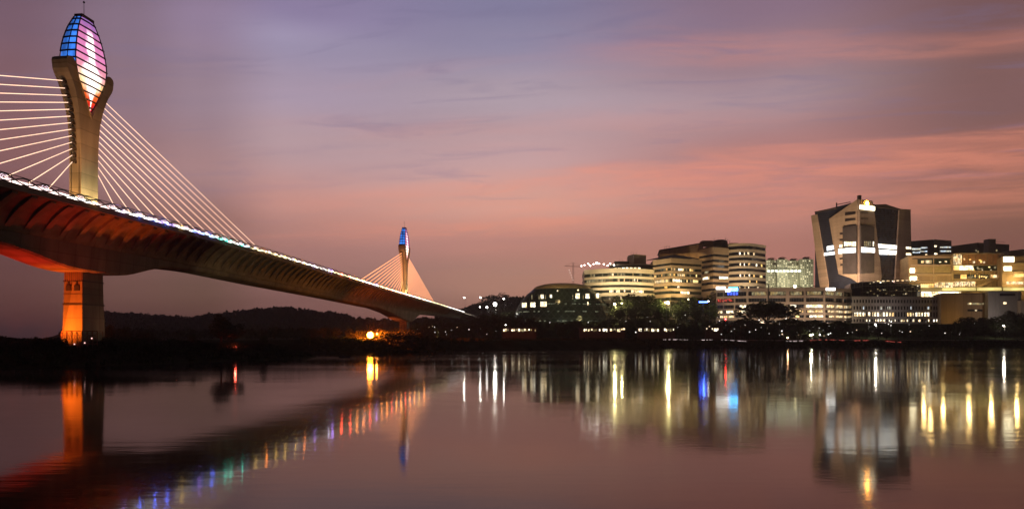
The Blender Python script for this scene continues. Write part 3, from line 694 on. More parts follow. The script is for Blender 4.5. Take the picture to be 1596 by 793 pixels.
for x0, x1, y0, y1, m in ((1116.5, 1131, 446.8, 451, emi('sign_white', (1, .98, .92), 5, .3, (1, 1, 1))), (1285, 1299, 448.6, 452.6, emi('sign_white', (1, 1, 1), 5)), (1131, 1138, 450.5, 455, _m['sign_white']), (1136, 1150, 448, 453.5, emi('sign_cyan', (.08, .50, 1), 11, .4, (.8, .8, .8)))):
    fF.rect(x0, x1, y0, y1, .5, 'sign_board', m, Fb, 1.3)
for k in range(4): fF.rect(1134 + k * 4.4, 1137 + k * 4.4, 455.5, 459.6, .4, 'sign_board', emi('sign_blue', (.06, .12, 1), 2.2), Fb, 1.3)
rs = MB(); rr = random.Random(8)
for i in range(46):
    x0 = rr.uniform(1118, 1141); y0 = rr.uniform(464.6, 470); p = fF.pt(x0, y0) + fF.at(x0)[1] * .5; rs.box(p, (rr.uniform(.4, 1.4), .3, rr.uniform(.3, .8)))
rs.build('red_screen', emi('screen_red', (1, .10, .07), .8, .5, (1, 1, 1)), Fb)
b = MB(); p = fF.pt(1196, 446) ; b.tube([(p.x, p.y - 2, 12), (p.x, p.y - 2, p.z + 2)], .45, 6); b.build('mast', dark, Fb)
b = MB()
for px in (1155, 1180, 1210, 1243, 1270): q = P(px, 448, 590); b.tube([q + Vector((-5 + k * 1.25, 0, 1.4 * math.sin(math.pi * k / 8))) for k in range(9)], .3, 4)
b.build('roof_arch', dark, Fb)
for px in (1140, 1180, 1215, 1250, 1290, 1316): facade_fill(Fb, px, 500, 548, P(px, 474, 575), 7000, (1, .74, .48), 120)

# G  faceted corner tower
fG1 = Facade([(1265.5, 700), (1337.5, 640)]); fG2 = Facade([(1337.5, 640), (1418.5, 690)])
G = thing('faceted_office_tower', 'tall faceted stone tower with leaning glass strips and two glowing white floors', 'building')
glassG = mat('blue_glass', (.030, .038, .060), .2, .25, .2, spec=.6)
glassbox = mat('grey_glass', (.075, .068, .066), .25, .2, .2)
gp = lambda zx, zy: (1240 + zx / 4.667, 290 + zy / 4.667)
zg = 18
core = MB(); pts = [fG1.at(1271)[0], fG1.at(1337.4)[0], fG2.at(1414)[0]]
zt_ = [Z(331, 697), Z(314, 641), Z(327, 688)]
bk = [Vector((pts[2].x + 18, 735, 0)), Vector((pts[0].x + 30, 748, 0))]
ring_ = [(p.x, p.y + 1.0) for p in pts] + [(p.x, p.y) for p in bk]
tops = zt_ + [Z(327, 735), Z(329, 748)]
n = 5; core.add([(x, y, zg) for x, y in ring_] + [(x, y, z) for (x, y), z in zip(ring_, tops)], [tuple(range(n))[::-1], tuple(range(n, 2 * n))] + [(i, (i + 1) % n, n + (i + 1) % n, n + i) for i in range(n)])
core.build('glazing', glassG, G)
stoneL = mat('cladding_lit', (.46, .36, .25), .8, .12, .15, streak=True, joint=(('Z', 4.2),)); stoneR = mat('cladding_dim', (.34, .27, .22), .8, .12, .15, streak=True, joint=(('Z', 4.2),))  # same stone; right faces coloured darker for their weaker light
def gpan(f, poly, th_, nm, m, off=0.): return f.panel([gp(*q) for q in poly], th_, nm, m, G, off)
gpan(fG1, [(120, 215), (160, 206), (243, 700), (243, 760), (190, 760), (180, 700)], 1.6, 'cladding', stoneL)
gpan(fG1, [(250, 240), (455, 98), (455, 700), (415, 672), (320, 640)], 1.6, 'cladding', stoneL)
gpan(fG2, [(455, 98), (548, 110), (560, 170), (615, 640), (612, 690), (455, 700)], 1.6, 'cladding', stoneR)
gpan(fG2, [(746, 168), (826, 172), (836, 760), (712, 760), (715, 690)], 1.6, 'cladding', stoneR)
gpan(fG1, [(150, 186), (300, 156), (300, 166), (150, 196)], 2.2, 'roof_edge', roofm)
gpan(fG2, [(548, 138), (640, 134), (745, 168), (745, 176), (548, 150)], 2.2, 'roof_edge', roofm)
b = MB(); b.tube([P(1304, 319, 700), P(1325, 315, 690)], .4, 4); b.tube([P(1304, 323, 700), P(1304, 316, 700)], .7, 5); b.tube([P(1325, 320, 690), P(1325, 314, 690)], .3, 4); b.build('roof_rail', dark, G)
b = MB(); b.box(P(1339.3, 309, 652), (3, 3, 6)); b.build('chimney', stoneR, G)
# stone back side of panels (returns)
gpan(fG1, [(358, 300), (455, 285), (455, 640), (358, 640)], 2.6, 'glass_bay', glassbox, 0.5)
gpan(fG2, [(455, 285), (552, 300), (552, 632), (455, 640)], 2.6, 'glass_bay', glassbox, 0.5)
gpan(fG1, [(330, 458), (455, 446), (455, 484), (330, 492)], .5, 'lit_floor', w_band, 3.2)
gpan(fG2, [(455, 446), (552, 455), (552, 487), (455, 484)], .5, 'lit_floor', w_band, 3.2)
for zx in list(range(372, 450, 11)): gpan(fG1, [(zx, 406), (zx + 7, 405), (zx + 7, 436), (zx, 437)], .4, 'lit_window', w_white, 3.2)
for zx in list(range(478, 530, 13)): gpan(fG2, [(zx, 404), (zx + 6, 405), (zx + 6, 440), (zx, 438)], .4, 'lit_window', w_dim, 3.2)
gpan(fG2, [(540, 408), (546, 408), (546, 440), (540, 440)], .4, 'lit_window', w_white, 3.2)
gpan(fG1, [(330, 428), (362, 425), (362, 444), (330, 448)], .4, 'lit_window', w_white, 1.7)
gpan(fG1, [(232, 438), (285, 430), (285, 458), (232, 470)], .5, 'lit_floor', w_band, .4)
gpan(fG1, [(212, 486), (288, 476), (288, 497), (212, 506)], .5, 'lit_floor', w_band, .4)
gpan(fG2, [(590, 420), (732, 432), (732, 460), (590, 449)], .5, 'lit_floor', w_band, .4)
gpan(fG2, [(592, 462), (732, 470), (732, 500), (592, 496)], .5, 'lit_floor', w_band, .4)
slot = mat('slot_dark', (.025, .022, .02), .4, .2)
for q in ([(368, 193), (444, 183), (444, 204), (368, 215)], [(368, 238), (444, 232), (444, 248), (368, 258)], [(330, 340), (354, 337), (354, 351), (330, 354)], [(330, 385), (354, 382), (354, 396), (330, 399)], [(330, 522), (357, 518), (357, 530), (330, 534)], [(334, 566), (357, 564), (357, 577), (334, 580)], [(360, 288), (448, 276), (448, 284), (360, 296)]): gpan(fG1, q, .15, 'slot_window', slot, 1.6)
for q in ([(462, 186), (516, 188), (516, 204), (462, 202)], [(462, 230), (516, 232), (516, 247), (462, 245)]): gpan(fG2, q, .15, 'slot_window', mat('slot_brown', (.12, .09, .07), .5, .2), 1.6)
for zy, m in ((443, w_white), (488, w_white), (534, slot), (574, slot), (621, w_white), (664, w_white)): gpan(fG2, [(792, zy), (828, zy + 1), (828, zy + 16), (792, zy + 15)], .2, 'side_window', m, 1.6)
gpan(fG2, [(454, 142), (560, 152), (560, 181), (454, 168)], .8, 'sign_board', emi('sign_warm', (1, .90, .60), 6, .25, (.6, .6, .6)), 1.7)
p = fG2.pt(*gp(505, 128)) + fG2.at(1348)[1] * 2.2; b = MB()
nn = fG2.at(1348)[1]; tt = Vector((-nn.y, nn.x, 0)); b.slab([p + tt * 1.9 * math.cos(a) + Vector((0, 0, 1.9 * math.sin(a))) for a in np.linspace(0, 2 * math.pi, 20, endpoint=False)], nn * .6)
b.build('sign_emblem', emi('emblem_gold', (1, .38, .04), 150), G)
b = MB(); b2 = MB()
for zy in range(215, 700, 14):
    for f, l in ((fG1, [(168 + (zy - 205) * .158, zy), (238 + (zy - 205) * .165, zy - 6)]), (fG2, [(566 + (zy - 140) * .085, zy - 4), (742 - (zy - 170) * .055, zy)])):
        f0, f1 = gp(*l[0]), gp(*l[1]); nn = f.at(f0[0])[1]
        (b if f is fG1 else b2).tube([f.pt(*f0) + nn * .1, f.pt(*f1) + nn * .1], .13, 4)
b.build('glazing_bar', mat('bar_grey', (.07, .08, .10), .5, .2), G); b2.build('glazing_bar', _m['bar_grey'], G)
for px, e, c_ in ((1283, 92000, (1, .58, .34)), (1315, 120000, (1, .58, .34)), (1352, 26000, (1, .62, .42)), (1392, 36000, (1, .58, .42))):
    facade_fill(G, px, 437, 602, P(px, 385, 680), e * .46, (c_[0], c_[1] * 1.12, c_[2] * 1.25), 115)

# H  dark glass annex with roof pergola
fH = Facade([(1326, 606), (1345, 596), (1435, 612)])
H = thing('glass_annex', 'low dark glass annex with a slatted roof frame at the foot of the faceted tower', 'building')
b = MB(); b.prism(fH.ring(30), 12, Z(441, 600)); b.build('glazing', glassG, H)
b = MB()
for k in range(26): px = 1328 + k * 4.2; p, n = fH.at(min(px, 1434)); b.box(p + n * .5 + Vector((0, 0, Z(452, p.y))), (.25, .25, 14))
for y_ in (439.5, 446, 455): b.tube([fH.pt(1327, y_ + 3) + Vector((0, -.8, 0)), fH.pt(1345, y_) + Vector((0, -.8, 0)), fH.pt(1434, y_ - 2) + Vector((0, -.8, 0))], .3, 4)
b.build('frame', steel, H)
for k in range(13):
    q0 = P(1345 + k * 7, 438, 615); b = MB(); b.tube([q0, q0 + Vector((9, 22, .5))], .3, 4); b.build('roof_slat', steel, H)
rr = random.Random(3)
for k in range(26):
    x0 = rr.uniform(1347, 1430); y0 = rr.uniform(438, 460); fH.rect(x0, x0 + rr.uniform(.8, 2.6), y0, y0 + rr.uniform(.8, 1.5), .3, 'lit_window', rr.choice([w_white, w_dim, w_dim]), H, .3)
for k in range(9): fH.rect(1366 + k * 7.5, 1370 + k * 7.5, 437.5 - k * .2, 438.8 - k * .2, .4, 'lit_window', w_warm, H, .6)
b = MB(); b.prism(Facade([(1326, 594), (1341, 594)]).ring(12), 12, Z(449, 594)); b.build('glass_cube', mat('cube_glass', (.012, .022, .05), .2, .2), H)

# I  low office below the annex
fI = Facade([(1327, 566), (1470, 572)])
Ib = thing('low_grey_office', 'low dark grey office with small square windows and one bright window row', 'building')
band_building(Ib, fI, Z(462, 569), 9, [(467, 472), (477, 482.5), (486, 493.5), (497, 501.5)], grey, glassd,
  merge({2: [(1332, 1342, w_white), (1344, 1349, w_white), (1353, 1358, w_white), (1360, 1372, w_white), (1374, 1384, w_white), (1386, 1394, w_warm), (1414, 1424, w_warm), (1425, 1438, w_white), (1440, 1448, w_white)]}, scatter_lit([1], 1340, 1460, .35, [w_cool], 2, 5, 2), scatter_lit([3], 1350, 1465, .5, [w_white, w_dim], 1.5, 4, 9)), off=.5)
b = MB()
for px in np.arange(1329, 1470, 4.6): p, n = fI.at(px); b.box(p + n * .3 + Vector((0, 0, (Z(462, 569) + 9) / 2)), (1.0, .5, Z(462, 569) - 10))
b.build('pier_strip', grey, Ib)
facade_fill(Ib, 1395, 500, 545, P(1395, 478, 569), 3000, (1, .8, .7), 130)

# J  yellow-lit shopping block on the right
J = thing('shopping_centre', 'wide yellow-lit shopping block with stacked terraces at the right end of the shore', 'building')
jp = lambda zx, zy: (1400 + zx / 6.607, 360 + zy / 6.607)
fJ = Facade([(1416, 640), (1483, 628)]); fJ2 = Facade([(1483, 640), (1564, 640)]); fJ3 = Facade([(1562, 622), (1640, 612)])
b = MB(); b.prism(fJ.ring(40), 14, Z(397.5, 634)); b.build('wall', mat('ochre_wall', (.40, .29, .15), .8, .16, .15, joint=(('X', 8.), ('Z', 4.))), J)
b = MB(); b.prism(fJ2.ring(40), 14, Z(395, 640)); b.build('wall', _m['ochre_wall'], J)
b = MB(); b.prism(fJ3.ring(60), 14, Z(399, 616)); b.build('wall', brown, J)
def jr(f, x0, y0, x1, y1, m, nm='lit_window', th_=.3, off=.0): a, c_ = jp(x0, y0); d_, e_ = jp(x1, y1); return f.rect(a, d_, c_, e_, th_, nm, m, J, off)
jr(fJ, 200, 290, 530, 340, glassg, 'window_row'); jr(fJ, 200, 365, 350, 432, mat('screen_panel', (.30, .24, .12), .6, .2), 'panel'); jr(fJ, 372, 360, 530, 428, _m['screen_panel'], 'panel')
jr(fJ, 195, 465, 545, 510, brown, 'panel')
for x0, x1, y0, y1, m in ((235, 265, 305, 330, w_warm), (280, 345, 302, 332, w_warm), (420, 440, 316, 324, w_white), (475, 500, 308, 322, w_warm), (120, 168, 384, 430, emi('lobby_bright', (1, .88, .55), 6)), (120, 190, 468, 520, _m['lobby_bright']),
  (225, 365, 545, 590, w_yel), (372, 560, 528, 580, w_warm), (563, 790, 520, 570, w_warm)):
    jr(fJ if x0 < 540 else fJ2, x0, y0, x1, y1, m, off=.35)
for x0 in (360, 550): jr(fJ, x0, 250, x0 + 6, 520, tan, 'pilaster', .8)
for y0 in (262, 345, 440, 515): jr(fJ, 130, y0, 545, y0 + 14, tan, 'ledge', 1.0)
jr(fJ2, 568, 240, 650, 345, w_warm, off=.3); jr(fJ2, 652, 240, 1078, 350, mat('orange_wall', (.42, .22, .12), .8, .2, .2), 'panel')
jr(fJ2, 568, 355, 625, 402, w_yel, off=.3); jr(fJ2, 628, 356, 770, 402, w_white, off=.3); jr(fJ2, 775, 358, 1080, 408, glassg, 'window_row')
jr(fJ2, 640, 448, 700, 490, w_yel, off=.3); jr(fJ2, 950, 452, 1110, 480, w_warm, off=.3)
rr = random.Random(12)
for k in range(22): x0 = rr.uniform(655, 1050); y0 = rr.choice([rr.uniform(270, 320), rr.uniform(362, 395)]); jr(fJ2, x0, y0, x0 + rr.uniform(8, 30), y0 + rr.uniform(6, 24), rr.choice([w_warm, w_yel, w_dim]), off=.35)
for y0 in (228, 347, 408, 500): jr(fJ2, 560, y0, 1085, y0 + 10, tan, 'ledge', 1.2)
jr(fJ2, 1080, 265, 1085, 520, tan, 'pilaster', .8)
jr(fJ3, 1082, 265, 1190, 318, _m['lobby_bright'], off=.3); jr(fJ3, 1085, 365, 1165, 408, _m['lobby_bright'], off=.3); jr(fJ3, 1185, 440, 1290, 470, w_yel, off=.3); jr(fJ3, 1110, 520, 1290, 548, w_warm, off=.3)
jr(fJ3, 1080, 328, 1290, 350, tan, 'ledge', 1.0); jr(fJ3, 1080, 415, 1290, 432, tan, 'ledge', 1.0)
b = MB(); b.slab([P(1508, 452, 632), P(1562, 430, 632), P(1562, 433, 632), P(1512, 454, 632)], (0, 2, 0)); b.build('stair', brown, J)
glow = mat('terrace_wall', (.55, .46, .24), .8, .1, .1)
fT = Facade([(1434, 610), (1500, 606), (1640, 600)])
b = MB(); b.prism(Facade([(1434, 612), (1640, 602)]).ring(8), Z(453, 606), Z(447.5, 606)); tr = b.build('terrace', glow, J)
fT.rect(1436, 1497, 454.5, 463, .5, 'lit_window', w_white, J, .2)
for a, c_ in ((1468, 1520), (1522, 1560), (1563, 1597)): fT.rect(a, c_, 448, 452.8, .3, 'terrace_light', emi('terrace_glow', (1, .78, .26), 1.1, .25, (.1, .1, .3)), J, 8.2 * 0 + .6)
for px, e in ((1440, 9000), (1470, 9000), (1510, 13000), (1545, 13000), (1585, 13000)):
    lamp('terrace_fill', 'POINT', P(px, 436, 612), e, (1, .68, .24), None, 1.2, None, J)  # unseen point lamps without fittings, brightening the terraces
lamp('terrace_fill', 'POINT', P(1450, 420, 606), 8000, (1, .66, .25), None, 1.2, None, J)
for y0, y1 in ((278, 290), (432, 440), (510, 515)): jr(fJ, 140, y0, 545, y1, roofm, 'recess_shade', .2, .1)  # dark slabs laid on the wall, imitating the shade of recesses
for x0 in (660, 720, 790, 850, 910, 970, 1030): jr(fJ2, x0, 240, x0 + 4, 345, brown, 'pilaster', .6); jr(fJ2, x0 + 20, 412, x0 + 24, 498, tan, 'pilaster', .5)
for x0 in range(575, 650, 15): jr(fJ2, x0, 242, x0 + 2.5, 344, brown, 'glazing_bar', .4, .4)
for x0 in range(230, 790, 18): jr(fJ if x0 < 540 else fJ2, x0, 528, x0 + 2, 580, brown, 'glazing_bar', .4, .75)
jr(fJ2, 705, 446, 940, 488, glassg, 'window_row', .2, .1); jr(fJ2, 570, 446, 635, 490, roofm, 'recess_shade', .2, .1)  # the dark slab here again paints a recess's shade
rr = random.Random(77)
for k in range(14): x0 = rr.uniform(710, 930); jr(fJ2, x0, rr.uniform(450, 470), x0 + rr.uniform(5, 16), rr.uniform(474, 486), rr.choice([w_dim, w_yel, w_dim]), off=.35)
# J1 glass office behind, J2 long dark block behind
fK = Facade([(1418, 760), (1456, 738), (1483, 760)])
K = thing('blue_glass_office', 'small blue-grey glass office showing above the shopping block beside the faceted tower', 'building')
b = MB(); b.slab([fK.pt(1418, 376), fK.pt(1456, 373), fK.pt(1456, 440), fK.pt(1418, 440)], (6, 30, 0)); b.slab([fK.pt(1456, 373), fK.pt(1483, 375), fK.pt(1483, 440), fK.pt(1456, 440)], (-4, 30, 0)); b.build('wall', glassG, K)
for x0, x1, y0, y1 in ((142, 235, 176, 194), (235, 300, 165, 180), (150, 225, 212, 228), (225, 300, 203, 216), (430, 540, 160, 174), (430, 540, 200, 216), (372, 394, 148, 164), (372, 400, 228, 242), (280, 300, 238, 246)):
    a, c_ = jp(x0, y0); d_, e_ = jp(x1, y1); fK.rect(a, d_, c_, e_, .3, 'lit_window', w_cool if x1 - x0 > 40 else w_white, K)
fM = Facade([(1483, 790), (1524, 765), (1573, 782)])
M_ = thing('dark_office_block', 'long dark office block with a square lift tower behind the shopping block', 'building')
b = MB(); b.slab([fM.pt(1483, 383.5), fM.pt(1524, 378), fM.pt(1524, 440), fM.pt(1483, 440)], (6, 30, 0)); b.slab([fM.pt(1524, 378), fM.pt(1573, 381), fM.pt(1573, 440), fM.pt(1524, 440)], (-4, 30, 0)); b.build('wall', mat('slate_wall', (.07, .065, .08), .6, .2, .1), M_)
b = MB(); b.box(P(1542.5, 392, 756), (9, 8, 30)); b.build('lift_tower', grey, M_)
b = MB(); b.tube([P(1546, 376, 760), P(1567, 377.5, 760)], .15, 4); b.build('cable', dark, M_)
for x0, y0 in ((795, 190), (815, 205), (1005, 190)): a, c_ = jp(x0, y0); fM.rect(a, a + 2, c_, c_ + 3, .3, 'lit_window', w_dim, M_)
fN = Facade([(1573, 700), (1640, 690)])
N_ = thing('brown_roof_block', 'plain brown block rising at the right edge behind the shopping block', 'building')
b = MB(); b.slab([fN.pt(1573, 392), fN.pt(1640, 384), fN.pt(1640, 440), fN.pt(1573, 440)], (6, 30, 0)); b.build('wall', brown, N_)
b = MB(); b.slab([fN.pt(1572, 391) + Vector((0, -1, 0)), fN.pt(1641, 383) + Vector((0, -1, 0)), fN.pt(1641, 385) + Vector((0, -1, 0)), fN.pt(1572, 393) + Vector((0, -1, 0))], (6, 32, 0)); b.build('roof', roofm, N_)
# brown hall and grey block in front of the shopping centre
fO = Facade([(1466, 560), (1541, 556)])
O_ = thing('brown_hall', 'windowless brown hall lit from below, under the bright terrace of the shopping block', 'building')
b = MB(); b.prism(fO.ring(25), 8, Z(458, 558)); b.build('wall', brown, O_)
b = MB(); b.prism(fO.ring(26, .5), Z(458, 558), Z(456.6, 558)); b.build('roof', roofm, O_)
fO.rect(1508, 1533, 472, 474.6, .3, 'window_strip', w_dim, O_); fO.rect(1508, 1531, 482, 485, .3, 'window_strip', glassd, O_); fO.rect(1519, 1522, 482.5, 484.6, .4, 'lit_window', w_warm, O_, .3); fO.rect(1510, 1513, 471.8, 474, .5, 'lit_window', w_white, O_, .2)
facade_fill(O_, 1492, 506, 540, P(1494, 480, 558), 6500, (1, .60, .18), 130)
fQ = Facade([(1540, 546), (1592, 550)])
Q_ = thing('pale_grey_block', 'pale grey concrete block with one lit window, right of the brown hall', 'building')
b = MB(); b.prism(fQ.ring(18), 8, Z(454, 548)); b.build('wall', grey, Q_)
fQ.rect(1558, 1582, 457.5, 461, .3, 'window_strip', glassd, Q_); fQ.rect(1564, 1568, 470.5, 473.5, .3, 'lit_window', w_white, Q_, .1)
for px in (1546, 1551, 1556, 1586): fQ.rect(px, px + .7, 455, 500, .3, 'rib', grey, Q_)
fQ2 = Facade([(1591, 540), (1640, 540)])
b = MB(); b.prism(fQ2.ring(18), 8, Z(468, 540)); b.build('side_wing', beige, Q_); 
facade_fill(Q_, 1562, 503, 522, P(1565, 475, 548), 5500, (1, .84, .72), 130)

# L  glass dome
def dome():
    T = thing('glass_dome_building', 'wide dark glass dome with a golden cap and a few bright windows, beside the lake', 'building')
    Yd = 600.; cx_ = X(877, Yd + 40); z0 = 10.; s = (Yd + 20) / F
    R0, R1 = 82 * s, 47 * s; zt = Z(446, Yd); H_ = zt - z0
    def pr(t_): return s * float(np.interp(t_, [0, .38, .5, .655, .76, .845, .93, 1], [82, 79, 76, 70.5, 65.5, 60, 54, 47]))
    prof_ = [(pr(t_), H_ * t_) for t_ in np.linspace(0, 1, 16)]
    b = MB(); b.lathe((cx_, Yd + 40, z0), prof_, 56, .55); b.build('glass_shell', glassg, T, smooth=False)
    cap = [(R1 * .99 * math.cos(a), H_ + 6.4 * math.sin(a)) for a in np.linspace(0, math.pi / 2 - .06, 8)]
    b = MB(); b.lathe((cx_ , Yd + 40, z0), cap, 40, .55); b.build('cap', mat('cap_gold', (.34, .25, .13), .6, .25, .4), T, smooth=True)
    lat_ = MB()
    for k in range(44):
        for dr in (1, -1):
            a0 = 2 * math.pi * k / 44
            lat_.tube([(cx_ + (pr(t_) + .25) * math.cos(a0 + dr * t_ * .9), Yd + 40 + .55 * (pr(t_) + .25) * math.sin(a0 + dr * t_ * .9), z0 + H_ * t_) for t_ in np.linspace(.1, 1, 9)], .13, 4)
    for t_ in (.35, .62, .72, .995):
        lat_.tube([(cx_ + (pr(t_) + .3) * math.cos(a), Yd + 40 + .55 * (pr(t_) + .3) * math.sin(a), z0 + H_ * t_) for a in np.linspace(0, 2 * math.pi, 57)], .3 if t_ > .9 else .18, 4)
    lat_.build('lattice', mat('lattice_green', (.09, .11, .08), .5, .3), T)
    cl = MB()
    for k in range(24):
        a = 2 * math.pi * k / 24
        cl.tube([(cx_ + r_ * 1.002 * math.cos(a), Yd + 40 + .55 * r_ * math.sin(a), z0 + z_ + .15) for r_, z_ in cap], .12, 4)
    cl.build('cap_rib', brown, T)
    for t_, m_ in ((.30, w_dim), (.50, w_dim), (.66, w_dim)):
        for k in range(60):
            a0 = math.pi + math.pi * k / 60; a1 = a0 + math.pi / 60 * .8
            if R.random() < .45: continue
            rr_ = pr(t_) + .12; z_ = z0 + H_ * t_
            w = MB(); w.slab([(cx_ + rr_ * math.cos(a), Yd + 40 + .55 * rr_ * math.sin(a), z) for a, z in ((a0, z_ - .5), (a1, z_ - .5), (a1, z_ + .5), (a0, z_ + .5))], (0, -.12, 0)); w.build('lit_window', emi('dome_glow', (.75, .8, .5), .16, .7, (.4, .4, .4)), T)
    # windows on the shell
    def sp_(px, py):
        # march along the view azimuth to the shell
        best = None
        for Y in np.arange(Yd, Yd + 60, .25):
            z = Z(py, Y); t_ = max(0, min(1, (z - z0) / H_)); r_ = pr(t_)
            dx = X(px, Y) - cx_; dy = (Y - Yd - 40) / .55
            if math.hypot(dx, dy) <= r_ + .3: return Vector((X(px, Y - .6), Y - .6, Z(py, Y - .6)))
        return P(px, py, Yd + 30)
    zz = lambda a, c_: (780 + a / 6.61, 420 + c_ / 6.61)
    for x0, x1, y0, y1 in ((415, 445, 258, 300), (510, 530, 258, 288), (775, 815, 245, 298), (878, 918, 248, 295), (985, 1015, 245, 292), (896, 906, 332, 368), (222, 268, 342, 388), (308, 358, 338, 385), (412, 475, 330, 380), (582, 595, 212, 224), (794, 806, 205, 217)):
        a, c_ = zz(x0, y0); d_, e_ = zz(x1, y1); b = MB()
        b.slab([sp_(a, c_), sp_(d_, c_), sp_(d_, e_), sp_(a, e_)], (0, .3, 0)); b.build('lit_window', w_white, T)
    for x0 in (320, 395, 742, 850, 460): a, c_ = zz(x0, 262); e_ = zz(x0 + 7, 305); b = MB(); b.slab([sp_(a, c_), sp_(e_[0], c_), sp_(e_[0], e_[1]), sp_(a, e_[1])], (0, .3, 0)); b.build('lit_window', w_dim, T)
    lamp('dome_fill', 'SPOT', P(870, 428, 590), 16000, (1, .72, .30), P(876, 444, 640), 1, 120, T, 1)  # unseen spots without fittings, brightening the cap and shell
    lamp('dome_fill', 'SPOT', P(915, 430, 596), 3000, (.8, 1, .6), P(915, 452, 615), 1, 90, T, 1)
    lamp('dome_fill', 'SPOT', P(880, 497, 555), 20000, (.85, .95, .7), P(880, 462, 600), 1, 150, T, 1)
dome()
# M  tower crane
CRN = thing('tower_crane', 'distant tower crane standing between the glass dome and the curved office', 'crane')
b = MB(); Yc = 850
for dx in (-.8, .8):
    b.tube([P(893.5, 445, Yc) + Vector((dx, 0, 0)), P(893.5, 409, Yc) + Vector((dx, 0, 0))], .16, 4)
for k in range(16): z_ = 445 - k * 2.2; b.tube([P(893.5, z_, Yc) + Vector((-.8, 0, 0)), P(893.5, z_ - 2.2, Yc) + Vector((.8, 0, 0))], .1, 4)
b.build('mast', steel, CRN)
b = MB(); b.tube([P(880, 414.5, Yc), P(907, 415.5, Yc)], .28, 4); b.tube([P(880, 414.5, Yc), P(893.5, 409, Yc), P(907, 415.5, Yc)], .12, 4); b.build('jib', steel, CRN)
for k in range(5): b = MB(); b.ball(P(887 + k * 1.5, 421 + k * 3.8, Yc - 2), .42, 6); b.build('lamp', emi('crane_lamp', (1, .85, .75), 2.0), CRN)

# ------------------------------------------------------------------ trees and plants
def leaf_cloud(r, lobes, nleaf, size, shell=.55):
    b = MB(); tot = sum(l[3] ** 2 for l in lobes)
    for lx, ly, lz_, lr, fl in lobes:
        k = int(nleaf * lr * lr / tot)
        for _ in range(k):
            d = Vector((r.gauss(0, 1), r.gauss(0, 1), r.gauss(0, 1))).normalized(); q = lr * (shell + (1.12 - shell) * r.random() ** .6)
            c_ = Vector((lx, ly, lz_)) + Vector((d.x * q, d.y * q, d.z * q * fl))
            M = Matrix.Rotation(r.uniform(0, 6.28), 3, 'Z') @ Matrix.Rotation(r.uniform(-1.2, 1.2), 3, 'X'); s_ = size * r.uniform(.6, 1.3)
            b.add([c_ + M @ Vector(v) * s_ for v in ((-.5, -.2, 0), (0, -.5, .1), (.5, -.1, 0), (.25, .5, .08), (-.3, .45, 0))], [(0, 1, 2, 3, 4)])
    return b
def make_tree(name, h, cr, nl, seed, broad=False, leaf=.62, m=leafm):
    r = random.Random(seed); th = thing(name, 'x', 'tree'); tr = MB(); th_h = h * (.32 if broad else .28)
    base = [(0, 0, -1.5), (.1, 0, 0), (r.uniform(-.3, .3), r.uniform(-.3, .3), th_h)]
    tr.tube(base, [.42 * h / 12, .36 * h / 12, .24 * h / 12], 7); lobes = []
    n = 13 if broad else 9
    for i in range(n):
        a = i * 2.4 + r.uniform(-.3, .3); t_ = (i + .5) / n
        if broad: rr_ = cr * .78 * math.sqrt(t_); zc = h * (.88 - .42 * (rr_ / cr) ** 2) + r.uniform(-.5, .4); lr = cr * r.uniform(.26, .36); fl = .6
        else: rr_ = cr * .55 * r.uniform(.3, 1.1); zc = h * (.40 + .48 * t_); lr = cr * r.uniform(.38, .55) * (1.1 - .45 * t_); fl = .85
        p = (rr_ * math.cos(a), rr_ * math.sin(a), zc); lobes.append(p + (lr, fl))
        tr.tube([base[2], (p[0] * .5, p[1] * .5, (th_h + zc) / 2 + .4), p], [.17 * h / 12, .11 * h / 12, .04], 5)
    t1 = tr.build('trunk', bark, th); c_ = leaf_cloud(r, lobes, nl, leaf).build('crown', m, th)
    return th
def make_bush(name, h, w, nl, seed, leaf=.38, m=leafd):
    r = random.Random(seed)
    lobes = [(r.uniform(-w, w) * .5, r.uniform(-w, w) * .35, h * r.uniform(.3, .6), h * r.uniform(.35, .5), .9) for _ in range(5)]
    o = leaf_cloud(r, lobes, nl, leaf, .3).build(name, m); return tag(o, 'x', 'shrub')
TP = [make_tree('round_tree', 12, 4.6, 1500, 1), make_tree('round_tree', 12, 5.2, 1500, 2, m=leafd), make_tree('round_tree', 12, 4.0, 1300, 3), make_tree('round_tree', 12, 5.6, 1600, 4, m=leafd)]
BT = [make_tree('spreading_tree', 12, 9.5, 3600, 11, True, m=leafd), make_tree('spreading_tree', 12, 8.0, 2600, 12, True, .58)]
SH = [make_bush('shrub', 3, 3.4, 700, 21), make_bush('shrub', 3, 3.0, 600, 22, m=leafm), make_bush('shrub', 3, 4.2, 800, 23)]
used = set()
MARK = [(0, 95, 'left of the near pier'), (95, 170, 'around the near pier'), (170, 330, 'on the near bank beside the pier'), (330, 480, 'near the tip of the near bank'), (480, 600, 'by the orange lamp'), (600, 660, 'around the far pier'),
        (660, 735, 'under the low end of the bridge'), (735, 800, 'left of the glass dome'), (800, 955, 'below the glass dome'), (955, 1045, 'below the curved office'), (1045, 1115, 'below the stepped office'),
        (1115, 1200, "below the long office's left half"), (1200, 1330, "below the long office's right half"), (1330, 1465, 'below the low grey office'), (1465, 1542, 'below the brown hall'), (1542, 1700, 'below the pale grey block')]
def mark(px):
    for a, c_, t_ in MARK:
        if a <= px < c_: return t_
    return 'on the shore'
placed = []
